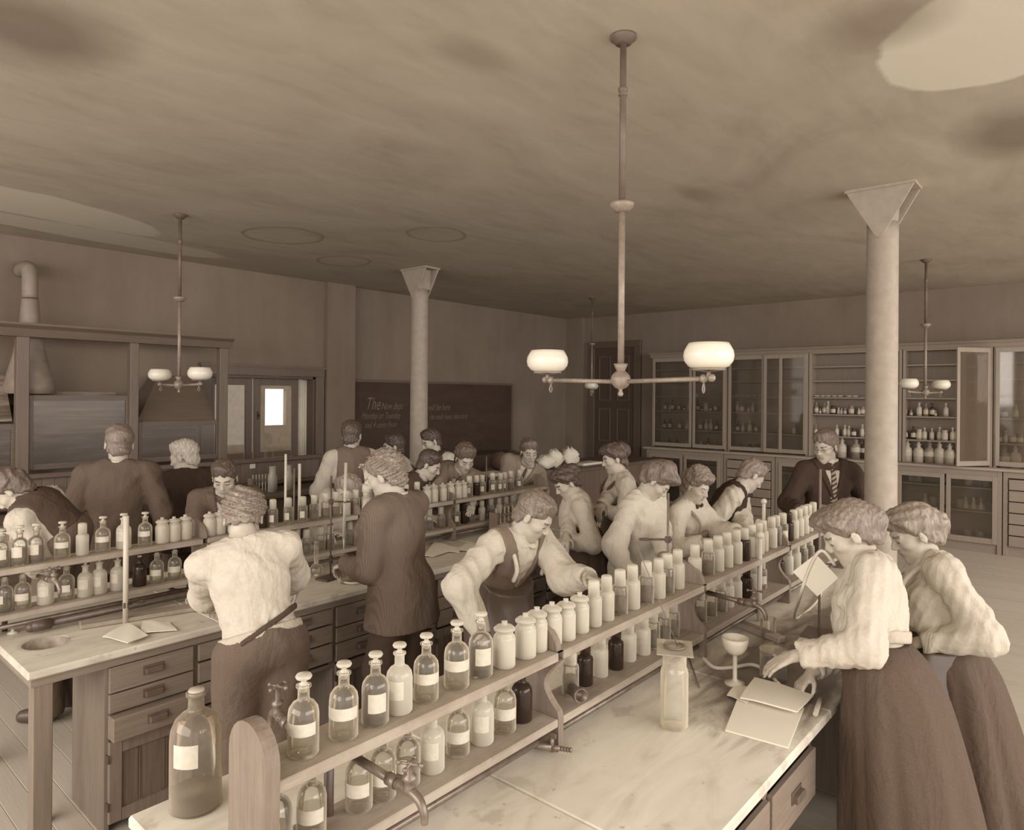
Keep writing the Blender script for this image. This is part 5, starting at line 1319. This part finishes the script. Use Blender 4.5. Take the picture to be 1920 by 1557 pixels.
        hp += [('c', tb, t1, .0135*k, .0105*k), ('f', t1, t2, .0100*k, .0088*k), ('f', t2, t3, .0088*k, .007*k)]
    hd = lambda x, y, z: H+Rh@V3(x, y, z)*s
    def E_(x, y, z, a, b, c): return ('e', hd(x, y, z), (a*s, b*s, c*s), Rh)
    headp = [(E_(-.018, 0, .032, .094, .073, .080), .02), (E_(.030, 0, -.030, .056, .056, .078), .03), (E_(.026, 0, -.072, .052, .046, .036), .03), (('c', hd(.066, .008, -.098), hd(.066, -.008, -.098), .016*s, .016*s), .02),
             (E_(.070, 0, .020, .017, .050, .013), .015), (('c', hd(.084, 0, .008), hd(.103, 0, -.026), .0075*s, .0105*s), .010), (('c', hd(.094, .011, -.031), hd(.094, -.011, -.031), .0075*s, .0075*s), .006),
             (E_(.052, .044, -.022, .024, .019, .018), .02), (E_(.052, -.044, -.022, .024, .019, .018), .02), (E_(.082, 0, -.0545, .011, .021, .0055), .006), (E_(.081, 0, -.0655, .011, .018, .006), .006)]
    ears = [(('e', hd(-.008, q*.076, -.008), (.018*s, .007*s, .031*s), Rh@rotz(q*.25)), .006) for q in (1, -1)]
    pts = np.array([H]+wr); g = .13*s
    # feet and legs
    fx = feet if feet is not None else 0.0
    hips = [P+l*q*.085*s-V3(0, 0, .03) for q in (1, -1)]
    base = P-bf*fx
    lw = .06 if bottom == 'skirt' else .10
    ank = [V3(base[0], base[1], .09)+bl*q*lw*s+bf*(.03*q-(.05 if bottom == 'skirt' else 0)) for q in (1, -1)]
    knees = [(hips[i]+ank[i])/2+bf*(.0 if bottom == 'skirt' else .05) for i in (0, 1)]
    legs = []
    for i in (0, 1): legs += [('c', hips[i], knees[i], (.070 if bottom == 'skirt' else .080)*s, .052*s), ('c', knees[i], ank[i], .054*s, .036*s)]
    toes = [a_+bf*.14+V3(0, 0, -.055) for a_ in ank]
    feetp = [('c', ank[i]+V3(0, 0, -.045), toes[i], .038*s, .030*s) for i in (0, 1)]
    allp = torso+neck+arms+legs+feetp+[x[0] for x in headp]+hp
    f0 = Field([0], [0], [0]); lo = np.full(3, 1e9); hi = -lo
    for p in allp:
        q = ('c',)+p[1:] if p[0] == 'f' else p
        a_, b_ = f0.bounds(q, 0, .03); lo = np.minimum(lo, a_); hi = np.maximum(hi, b_)
    lo[2] = .0
    hf = min(res, .0062) if res < .0072 else res*.95; ints = [[(H[i]-.135*s, H[i]+.135*s)]+[(W[i]-.03, W[i]+.03) if False else (W[i]-.11, W[i]+.11) for j, W in enumerate(wr)] for i in range(3)]
    F = Field(*[axis(lo[i], hi[i], ints[i], hf, .02) for i in range(3)])
    for p in torso: F.add(p, .05)
    for p in legs: F.add(p, .03)
    for p in feetp: F.add(p, .02)
    for p in arms: F.add(p, .03)
    for p, k in headp: F.add(p, k*s)
    for p in neck: F.add(p, .022)
    for q in (1, -1):
        F.sub(E_(.098, q*.031, .004, .021, .019, .011), .010)
        F.add(E_(.071, q*.030, .001, .0135, .0155, .0125), .004)
    F.sub(E_(.099, 0, -.0600, .012, .017, .0016), .003)
    for p, k in ears: F.add(p, k); 
    for q in (1, -1): F.sub(('e', hd(-.002, q*.086, -.006), (.009*s, .006*s, .015*s), Rh), .004)
    for p in hp:
        if p[0] == 'c': F.add(p, .010)
    for p in hp:
        if p[0] == 'f': F.add(('c',)+p[1:], .003)
    Pm, Qm = F.mesh()
    def midx(Pv, Q):
        c = (Pv[Q].mean(1)-H)@Rh/s; m = np.zeros(len(Q))
        m[(c[:, 0] > .074) & (np.abs(c[:, 1]) < .021) & (c[:, 2] < -.050) & (c[:, 2] > -.0715)] = 1
        m[(c[:, 0] > .070) & (np.abs(np.abs(c[:, 1])-.030) < .0125) & (np.abs(c[:, 2]+.001) < .0042)] = 2
        m[(c[:, 0] > .066) & (np.abs(np.abs(c[:, 1])-.030) < .018) & (np.abs(c[:, 2]-.0235) < .0045)] = 3
        return m
    mesh_obj('body', Pm, Qm, [M_skin, M_lip, M_eye, hairmat(max(0, hairL-.05))], t, 1, midx)
    cr = max(res*1.35, .0075)
    def garment(name, prims, off, mat, cuts=None, k=.03, nz=(.0012, 45), subs=(), rs=None, sm=1, seed=1):
        G = uni(prims, off, rs or cr)
        for p in prims: G.add(p, k, off)
        if nz: G.noise(nz[0]*.6, nz[1], seed+int(head[0])); G.folds(nz[0]*1.25, nz[1]*.42, seed+7+int(head[0]), (1, 1, .55))
        lx, ly, lz = G.local(N, R)
        for p in subs: G.sub(p, .012)
        if cuts is not None:
            for c_ in cuts(lx, ly, lz, G): G.cut(c_)
        a_, b_ = G.mesh(); return mesh_obj(name, a_, b_, [mat], t, sm)
    na = nrm(A-N)
    def neckd(G, O=None):
        X, Y, Z = G.grid(); X, Y, Z = X-N[0], Y-N[1], Z-N[2]; tt = X*na[0]+Y*na[1]+Z*na[2]
        return np.sqrt(np.maximum(X*X+Y*Y+Z*Z-tt*tt, 0)), tt
    cuffcut = [('c', wr[i]+nrm(wr[i]-el[i])*.02, wr[i]+nrm(wr[i]-el[i])*.15, .05, .07) for i in (0, 1)]
    slv = [('c', p[1], p[2], p[3]*(1.0+.10*(sleeve-1) if j % 2 == 0 else 1.1+.75*(sleeve-1)), p[4]*(1.1+.75*(sleeve-1) if j % 2 == 0 else 1.1+.35*(sleeve-1))) for j, p in enumerate(arms)]
    zdrop = lambda G, z: (z-G.grid()[2])
    def noarm(G, C, m=.075):
        wf = G.win(np.array([-99.]*3), np.array([99.]*3)); d = None
        for i in (0, 1):
            q = G.dist(('c', sh[i]*.45+el[i]*.55, el[i], .01, .01), wf, 0); d = q if d is None else np.minimum(d, q); d = np.minimum(d, G.dist(('c', el[i], wr[i], .01, .01), wf, 0))
        return np.minimum(C, d-m)
    if top in ('shirt', 'vest', 'bib', 'smock', 'blouse'):
        mt = tops.get('mat', C_cream if top == 'smock' else C_shirt)
        extra = []
        if top == 'blouse': extra = [('e', at(.45, .035), (.105*s, .128*s, .06*s), R)]
        if top == 'smock': extra = [('c', P, V3(P[0], P[1], .45), .17*s, .23*s), ('e', at(.35), (.13*s, .17*s, .2*s), R)]
        zc_ = P[2]-.02 if top not in ('smock',) else .42
        garment({'blouse': 'blouse', 'smock': 'smock'}.get(top, 'shirt'), torso+slv+extra, .016, mt, lambda lx, ly, lz, G: [zdrop(G, zc_)+0*lx if top == 'smock' else noarm(G, (-(L*(.93 if top != 'blouse' else .66)))-lz), np.minimum(.062-neckd(G)[0], neckd(G)[1]+.0)+0*lx], nz=(.0030, 46), subs=cuffcut)
        G = uni([('c', N-na*.02, N+na*.07, .07, .07)], 0, min(cr, .007)); r_, t_ = neckd(G)
        hgt = .052 if top == 'blouse' or 'stand' in opts else .040
        Dm = np.maximum(np.abs(r_-(.060*s*w+.004))-.0065, np.abs(t_-.012)-hgt/2-.012); G.F = Dm.astype(np.float32); a_, b_ = G.mesh(); mesh_obj('collar', a_, b_, [mt], t, 1)
    if top in ('vest', 'bib') or (top == 'jacket'):
        pass
    vdepth = tops.get('v', .26)
    def vcut(wd=.075): return lambda lx, ly, lz, G: [np.minimum.reduce([wd*(1+lz/vdepth)-np.abs(ly), lx+.02+0*ly, lz+vdepth+0*ly]), np.minimum(.068-neckd(G)[0], lz+.03)]
    if top == 'vest' or 'vestover' in opts:
        mt = tops.get('vest', C_vest)
        def cv(lx, ly, lz, G):
            out = vcut()(lx, ly, lz, G); out.append(-(L*.98)-lz+0*lx); out.append(np.abs(ly)-.148*s*w+0*lz); return out
        garment('waistcoat', torso, .027, mt, cv, nz=(.0012, 40), subs=[('c', sh[i]+l*(.03 if i == 0 else -.03), (sh[i]*.4+el[i]*.6)+l*(.03 if i == 0 else -.03), .075*s, .08*s) for i in (0, 1)])
    if top == 'jacket':
        mt = tops.get('mat', C_dark)
        sk = [('c', P-up*.02, P-up*.04-V3(0, 0, .17*s), .125*s, .150*s), ('c', P+l*.065-up*.02, P+l*.08-V3(0, 0, .24*s), .118*s, .135*s), ('c', P-l*.065-up*.02, P-l*.08-V3(0, 0, .24*s), .118*s, .135*s)]
        jarm = [('c', p[1], p[2], p[3]*1.08, p[4]*1.2) for p in arms]
        garment('jacket', torso+jarm+sk, .024, mt, lambda lx, ly, lz, G: [noarm(G, (P[2]-.20*s)-G.grid()[2]+0*lx), *vcut(.065)(lx, ly, lz, G)], nz=(.0028, 26), subs=cuffcut)
        # lapels and jacket collar
        def cl(lx, ly, lz, G):
            e = .070*(1+lz/vdepth); r_, t_ = neckd(G)
            band = np.maximum(np.abs(np.abs(ly)-e-.018*np.clip(1+lz/vdepth, 0, 1)-.004)-(.006+.022*np.clip(1+lz/vdepth*.9, 0, 1)), np.maximum(-lx, -lz-vdepth)); coll = np.maximum(np.abs(r_-.075)-.012, np.abs(lz-.004)-.032)
            return [np.minimum(band, coll), np.maximum(lz-.05, -lz-vdepth)+0*lx]
        garment('lapels', torso, .034, mt, cl, nz=None, sm=1, rs=min(cr, .0085))
        garment('shirt_front', torso, .015, C_shirt, lambda lx, ly, lz, G: [-lx+0*ly, np.abs(ly)-.085, -lz-vdepth-.03+0*lx, lz-.02+0*lx], nz=None)
        G = uni([('c', N-na*.02, N+na*.07, .07, .07)], 0, min(cr, .007)); r_, t_ = neckd(G)
        G.F = np.maximum(np.abs(r_-.0645*s)-.0065, np.abs(t_-.018)-.034).astype(np.float32); a_, b_ = G.mesh(); mesh_obj('collar', a_, b_, [C_shirt], t, 1)
        for i in (0, 1):
            fd = nrm(wr[i]-el[i]); MB().tube(wr[i]-fd*.03, wr[i]+fd*.012, .036*s, .034*s, n=18).build('cuff', C_shirt, t)
    if 'tie' in opts or 'bow' in opts:
        tm = tops.get('tie', C_tie)
        if 'tie' in opts:
            garment('necktie', torso, .030, tm, lambda lx, ly, lz, G: [-lx+0*ly, np.abs(ly)-(.014-.05*np.clip(lz+.02, -.3, 0)), -lz-vdepth-.02+0*lx, lz-.012+0*lx], nz=None, rs=min(cr, .007))
        b_ = N+f*(.075*s)+up*.005; m = MB()
        if 'bow' in opts: m.lathe([(.0001, -.045), (.016, -.04), (.018, -.02), (.006, 0), (.018, .02), (.016, .04), (.0001, .045)], (0, 0, 0), 10)
        else: m.ball((0, 0, 0), .014, 8)
        o = m.build('tie_knot', tm, t, local=True); o.matrix_local = Matrix.Translation(Vector(b_)-ORG[t.name]) @ Matrix(((l[0], f[0], 0), (l[1], f[1], 0), (l[2], f[2], 1))).to_4x4() @ Matrix.Rotation(math.pi/2, 4, 'Y') if 'bow' in opts else Matrix.Translation(Vector(b_)-ORG[t.name])
    if 'bibapron' in opts:
        ap = tops.get('apron', C_leather)
        fr = [('c', P+f*.03, V3(P[0], P[1], .42)+bf*.10, .13*s, .17*s)]
        garment('apron', torso+fr, .046, ap, lambda lx, ly, lz, G: [np.abs(ly)-.155+0*lx, -.005-lx+0*ly, lz+tops.get('bib', .20)+0*lx, .46-G.grid()[2]+0*lx, ], nz=(.003, 18), k=.06)
        for q in (1, -1):
            MB().path([at(.62, .155*s, q*.10*s), at(.80, .14*s, q*.095*s), at(.95, .065, q*.09*s), at(1.01, -.01, q*.085*s), at(.93, -.095, q*.07*s), at(.70, -.135*s, q*.04*s), at(.45, -.125*s, q*.06*s)], .011, 8).build('apron_strap', tops.get('strap', C_shirt), t)
    if 'suspenders' in opts:
        for q in (1, -1):
            MB().path([at(.02, .135, q*.10*s), at(.5, .135*s, q*.10*s), at(.80, .14*s, q*.09*s), at(.95, .07, q*.09*s), at(1.01, -.01, q*.085*s), at(.9, -.10, q*.07*s), at(.6, -.138*s, q*.02), at(.3, -.125*s, -q*.03), at(.0, -.130*s, -q*.07)], .012, 8).build('suspender', tops.get('strap', C_shirt), t)
    bm_ = tops.get('bottom', C_trous)
    if 'waistband' in opts:
        garment('waistband', torso, .030, C_belt, lambda lx, ly, lz, G: [np.abs(lz+L*.905)-.018+0*lx], nz=None)
        garment('brace_strap', torso, .034, C_dark, lambda lx, ly, lz, G: [np.abs(lz+L*.87+ly*.35)-.012+0*lx, lx+0*ly, ly-.10+0*lx], nz=None)
    if bottom == 'trousers':
        tl = [('c', hips[i], knees[i], .100*s, .080*s) for i in (0, 1)]+[('c', knees[i], ank[i]+V3(0, 0, -.03), .080*s, .070*s) for i in (0, 1)]+[('e', at(.0, -.02), (.118*s, .158*s, .12*s), R), ('e', at(.12, -.01), (.10*s, .142*s, .08*s), R)]
        garment('trousers', tl, .012, bm_, lambda lx, ly, lz, G: [lz+L*.86+0*lx, .035-G.grid()[2]+0*lx], nz=(.003, 20), rs=max(cr, .015))
    else:
        # skirt: gathered cone with soft folds, from waist to hem
        Wt = at(.36, -.003); m = MB(); n = 72; lv = 18; vs = []; ph = head[0]
        for i in range(lv+1):
            a_ = i/lv; z = Wt[2]*(1-a_)+.035*a_; e = a_**.55
            hm = tops.get('hem', 1.0); rx, ry = (.106+(.33*hm-.106)*e)*s, (.124+(.35*hm-.124)*e)*s
            e2 = min(1, a_/.16); e3 = max(0, (a_-.16)/.84); cx = Wt[0]*(1-e2)+P[0]*e2-bf[0]*(.035*e2+.09*e3); cy = Wt[1]*(1-e2)+P[1]*e2-bf[1]*(.035*e2+.09*e3)
            for j in range(n):
                b_ = 2*math.pi*j/n; fo = 1+e*(.055*math.sin(7*b_+ph+1.5*a_)+.035*math.sin(13*b_+ph*2)+.02*math.sin(23*b_))
                q = bf*rx*fo*math.cos(b_)+bl*ry*fo*math.sin(b_)
                if bf@q > 0: q = q-bf*(bf@q)*tops.get('flat', .12)*e3
                vs.append((cx+q[0], cy+q[1], z))
        fs = [(i*n+j, i*n+(j+1) % n, (i+1)*n+(j+1) % n, (i+1)*n+j) for i in range(lv) for j in range(n)]
        m._add(vs, fs, 0, True); m._add(vs[:n], [tuple(range(n))]); m.build('skirt', bm_, t)
        bmt = tops.get('belt', bm_)
        Gb = uni([('e', at(.36, 0), (.14, .17, .06), R)], 0, min(cr, .009)); 
        for p in torso: Gb.add(p, .04, .024)
        lx, ly, lz = Gb.local(at(.36), R); Gb.cut(np.abs(lz)-.022+0*lx); a_, b_ = Gb.mesh(); mesh_obj('belt', a_, b_, [bmt], t, 1)
    for i in (0, 1):
        if bottom == 'trousers':
            G = uni([feetp[i]], .012, .012); G.add(feetp[i], .01, .010); G.add(('c', ank[i], ank[i]+V3(0, 0, -.04), .045, .045), .02); G.cut(.004-G.grid()[2]+0*G.F); a_, b_ = G.mesh(); mesh_obj('shoe', a_, b_, [M_black], t, 1)
    # hair
    cap = [(E_(-.020, 0, .036, .094, .073, .082), 0)]
    add = []
    off = .010; na_ = (.0022, 120)
    if hair == 'short': add = [E_(.012, .01, .088, .078, .068, .034)]
    elif hair == 'parted': off = .007; add = [E_(.01, -.02, .09, .08, .055, .028)]
    elif hair == 'bushy': off = .018; add = [E_(.035, 0, .085, .065, .075, .045)]; na_ = (.0035, 80)
    elif hair == 'curly': off = .020; add = [E_(.0, 0, .062, .09, .078, .052)]; na_ = (.006, 130)
    elif hair == 'updo': off = .020; add = [E_(.045, 0, .072, .058, .082, .045), E_(-.095, 0, .045, .05, .05, .045), E_(.0, .06, .035, .06, .03, .04), E_(.0, -.06, .035, .06, .03, .04)]; na_ = (.0032, 90)
    elif hair == 'bouffant': off = .024; add = [E_(.04, 0, .080, .07, .09, .05), E_(-.02, 0, .13, .05, .055, .028), E_(-.085, 0, .01, .045, .06, .05)]; na_ = (.0035, 80)
    elif hair == 'lowbun': off = .022; add = [E_(.05, 0, .07, .06, .085, .05), E_(-.11, 0, .0, .045, .055, .05), E_(-.06, 0, -.045, .04, .05, .03)]; na_ = (.003, 90)
    nape = E_(-.036, 0, -.044, .066, .0625, .062)
    if woman: off *= .55
    hps = [cap[0][0]]+add+[nape]; G = uni(hps, off, min(res, .0055))
    G.add(hps[0], .02, off); G.add(nape, .02, off*.5)
    add = list(add)
    for p in add: G.add(p, .03, .004)
    G.noise(na_[0], na_[1], 5+int(head[0]), (1, 1, .5) if hair != 'curly' else (1, 1, 1))
    lx, ly, lz = G.local(H, Rh); lx, ly, lz = lx/s, ly/s, lz/s
    lim = -.030+.95*(lx+.02); lim = np.where(lx < -.035, np.maximum(np.minimum(lim, -.065), -.098), lim)
    lim = np.minimum(lim, .060 if not woman else .050)+.007*np.sin(ly*150+lz*40+head[0])+.006*np.sin(ly*67+lx*50)+.003*np.sin(ly*330)
    G.cut((lim-lz)*.75*s)
    wf = G.win(*(np.array([-9.]*3), np.array([9.]*3))); G.cut(np.minimum(G.dist(hps[0], wf, 0), G.dist(nape, wf, 0)-.001)-(.0035+np.maximum(lz-lim, 0)*s*(.34 if not woman else .9)))
    if hair not in ('bouffant',):
        for q in (1, -1): G.sub(('e', hd(.004, q*.085, -.014), (.026*s, .022*s, .030*s), Rh), .006)
    a_, b_ = G.mesh(); mesh_obj('hair', a_, b_, [hairmat(hairL)], t, 1)
    if 'glasses' in opts:
        m = MB()
        for q in (1, -1):
            c0 = hd(.094, q*.030, .0); ax_ = Rh@V3(0, 1, 0); az_ = Rh@V3(0, 0, 1)
            m.path([c0+ax_*.018*math.cos(k*.5236)+az_*.014*math.sin(k*.5236) for k in range(13)], .0013, 5, sub=1)
            m.tube(hd(.092, q*.048, .004), hd(0, q*.078, .006), .0012, n=5)
        m.tube(hd(.096, -.012, .004), hd(.096, .012, .004), .0013, n=5); m.build('eyeglasses', M_rod, t)
    PEOPLE.append((label[:24], np.round(P, 2), round(L, 2), round(float(H[2]), 2)))
    return t
PEOPLE = []
FAR = .0085
# 22 women nearest the camera first
person('woman in white high-necked blouse and light belt, nearer of the two at right', (1590, 1000, 2.62), 118, 32, 0, 112, .20, [(1492, 1230, 2.48), (1522, 1262, 2.64)], 'blouse', 'lowbun', .34, .97, .0055, .97,
       pel=(1657, 1275, 2.46), bottom='skirt', opts=('stand',), tops={'belt': C_belt, 'bottom': C_skirt, 'hem': .86}, woman=True, sleeve=1.55, coil=(.5, .9))
person('woman in white blouse and oilcloth apron, further of the two at right', (1712, 1000, 3.0), 122, 28, 0, 118, .20, [(1722, 1205, 2.80), (1700, 1200, 3.0)], 'blouse', 'lowbun', .42, 1.0, .006, .97,
       pel=(1770, 1255, 2.86), bottom='skirt', opts=('bibapron',), tops={'apron': C_leather, 'bottom': C_skirt, 'bib': .36, 'hem': .86}, woman=True, sleeve=1.5)
person('man with curly hair in white shirt and suspended grey trousers, seen from behind', (457, 974, 3.05), 58, 48, 0, 72, .22, [(398, 1135, 3.36), (552, 1118, 3.6)], 'shirt', 'curly', .42, 1.0, .0055, .95,
       pel=(492, 1205, 2.88), opts=('waistband',), tops={'bottom': C_trous}, sleeve=1.35, hints=((-.3, -.3, -1), (.5, -.3, -1)))
person('man in ribbed tweed coat holding a burette, seen from behind', (722, 893, 3.72), 118, 24, 0, 105, .06, [(648, 1058, 3.74), (692, 912, 3.78)], 'jacket', 'curly', .45, 1.03, .006, .93,
       tops={'mat': C_tweed, 'bottom': C_dark}, hints=((-.2, -.6, -.9), (.6, -.3, -1.0)), coil=(1.2, 1.2))
person('young man in waistcoat and dark bib apron with white sleeves, centre foreground', (1003, 968, 3.42), -72, 38, 0, -95, .20, [(1105, 1082, 3.18), (908, 1195, 3.12)], 'vest', 'parted', .34, 1.0, .0055, .93,
       opts=('bibapron', 'bow'), tops={'tie': C_shirt, 'strap': C_cream, 'vest': C_vest, 'bib': .24}, sleeve=1.7, hints=((.3, .3, -.9), (-.9, .2, .1)))
person('person in long pale smock bending over the front bench', (1232, 903, 4.5), -70, 48, 0, -95, .26, [(1248, 1078, 4.2), (1180, 1080, 4.2)], 'smock', 'bouffant', .30, 1.0, .0075, .93, pw=(4.08, 2.40),
       opts=(), woman=True, sleeve=1.9, tops={'bottom': C_dark})
person('young woman with upswept hair, pale apron bib and dark neck ribbon', (1306, 912, 4.72), -95, 24, 0, -88, .20, [(1385, 995, 4.55), (1322, 1015, 4.5)], 'blouse', 'bouffant', .40, .95, .0075, .86, pw=(4.47, 2.28),
       bottom='skirt', opts=('bibapron', 'bow'), tops={'tie': C_black, 'apron': C_apron, 'bib': .16, 'strap': C_apron, 'hem': .7}, woman=True, sleeve=1.8)
person('man in dark waistcoat and white shirtsleeves leaning toward the rack', (1410, 892, 5.15), -42, 42, 0, -75, .22, [(1402, 1000, 4.85), (1365, 995, 4.8)], 'vest', 'parted', .38, 1.0, .0075, .93,
       opts=('bow',), tops={'vest': C_black, 'tie': C_black}, sleeve=1.6)
person('instructor with spectacles in dark suit and striped tie, beside the column', (1548, 838, 5.15), 168, 16, 0, -140, .05, [(1618, 985, 5.15), (1500, 960, 4.9)], 'jacket', 'short', .32, 1.0, .0065, .93,
       opts=('tie', 'glasses'), tops={'mat': C_black, 'tie': C_tie, 'v': .24})
person('woman with pinned dark hair in white blouse bending left over second bench', (1062, 905, 4.92), 150, 34, 0, 140, .24, [(1050, 1015, 4.75), (1060, 1020, 4.6)], 'blouse', 'updo', .10, .96, .007, .93, pw=(4.12, 2.88),
       bottom='skirt', tops={'bottom': C_dark, 'belt': C_black, 'hem': .7}, woman=True, sleeve=1.7)
person('woman in profile standing before the dark door, apron over white blouse', (1152, 860, 5.35), 138, 16, 0, 135, .08, [(1118, 952, 5.1), (1120, 965, 5.0)], 'blouse', 'updo', .14, .98, .007, .93, pw=(4.68, 2.86),
       bottom='skirt', opts=('bibapron',), tops={'bottom': C_dark, 'apron': C_mid, 'strap': C_mid, 'bib': .12, 'belt': C_mid, 'hem': .68}, woman=True, sleeve=1.5)
person('stooping man in dark waistcoat at the left edge of the picture', (22, 922, 4.05), 150, 50, 0, 138, .52, [(18, 1035, 3.75), (5, 1010, 4.0)], 'vest', 'bushy', .22, 1.0, .0075, .90,
       pel=(122, 1003, 4.15), tops={'vest': C_dark}, sleeve=1.6)
person('tall man in long dark coat, seen from behind, facing the fume hoods', (224, 834, 4.85), 72, 14, 4, 62, .04, [None, None], 'jacket', 'short', .34, 1.12, .0065, .95,
       tops={'mat': C_mid, 'bottom': C_dark, 'v': .2})
person('fair-haired man in dark coat, turned away to the left', (345, 857, 5.5), 128, 18, 0, 80, .05, [None, None], 'jacket', 'short', .78, 1.10, .0075, .93, tops={'mat': C_black, 'v': .2})
person('man in dark open jacket facing the camera, looking down', (422, 897, 4.66), -128, 26, 0, -118, .24, [(425, 1015, 4.3), (375, 1015, 4.3)], 'jacket', 'parted', .16, 1.0, .007, .90, tops={'mat': C_mid, 'v': .34}, opts=('bow',))
person('man in grey waistcoat and white shirtsleeves with his back turned', (660, 817, 6.4), 38, 12, 0, 78, .05, [(603, 925, 6.5), (690, 925, 6.5)], 'vest', 'short', .16, 1.12, .0085, .95, tops={'vest': C_vest}, sleeve=1.6)
person('fair-haired person stooping behind the burette, face turned left', (652, 925, 5.3), -165, 12, 0, -140, .12, [(660, 1010, 5.0), (610, 1000, 5.0)], 'shirt', 'bushy', .55, 1.08, .008, .78, pw=(3.18, 4.74), tops={}, sleeve=1.4)
person('dark-haired man in white shirt in profile, left of the column', (737, 838, 6.9), 150, 10, 0, 140, .12, [None, None], 'shirt', 'short', .08, 1.08, FAR, .90, opts=('suspenders',), tops={'strap': C_dark}, sleeve=1.4)
person('man in dark waistcoat at the foot of the left column, head bowed', (808, 828, 7.1), 165, 24, 0, 175, .12, [(850, 900, 6.9), (790, 900, 6.9)], 'vest', 'parted', .08, 1.07, FAR, .93, tops={'vest': C_black}, sleeve=1.6, hints=(None, None))
person('man in dark suit bending right with his face in profile', (806, 872, 5.75), -58, 30, 0, -62, .24, [(850, 965, 5.4), (800, 970, 5.4)], 'jacket', 'parted', .08, 1.0, .0075, .90, pw=(3.76, 4.68), tops={'mat': C_dark, 'v': .22})
person('man in light suit and striped tie looking down at the rack', (872, 860, 5.9), -112, 34, 0, -118, .22, [(885, 950, 5.5), (835, 955, 5.5)], 'jacket', 'bushy', .22, 1.0, .0075, .90, pw=(4.32, 4.69), tops={'mat': C_grey, 'tie': C_tie, 'v': .34}, opts=('tie',))
person('man in grey suit standing further back beyond the second rack', (992, 848, 7.0), -122, 18, 0, -125, .10, [(1010, 925, 6.6), (965, 930, 6.6)], 'jacket', 'bushy', .25, 1.06, FAR, .93, pw=(5.42, 4.74), tops={'mat': C_light, 'tie': C_mid, 'v': .26}, opts=('tie',))
for p in PEOPLE: print('PERSON', p)
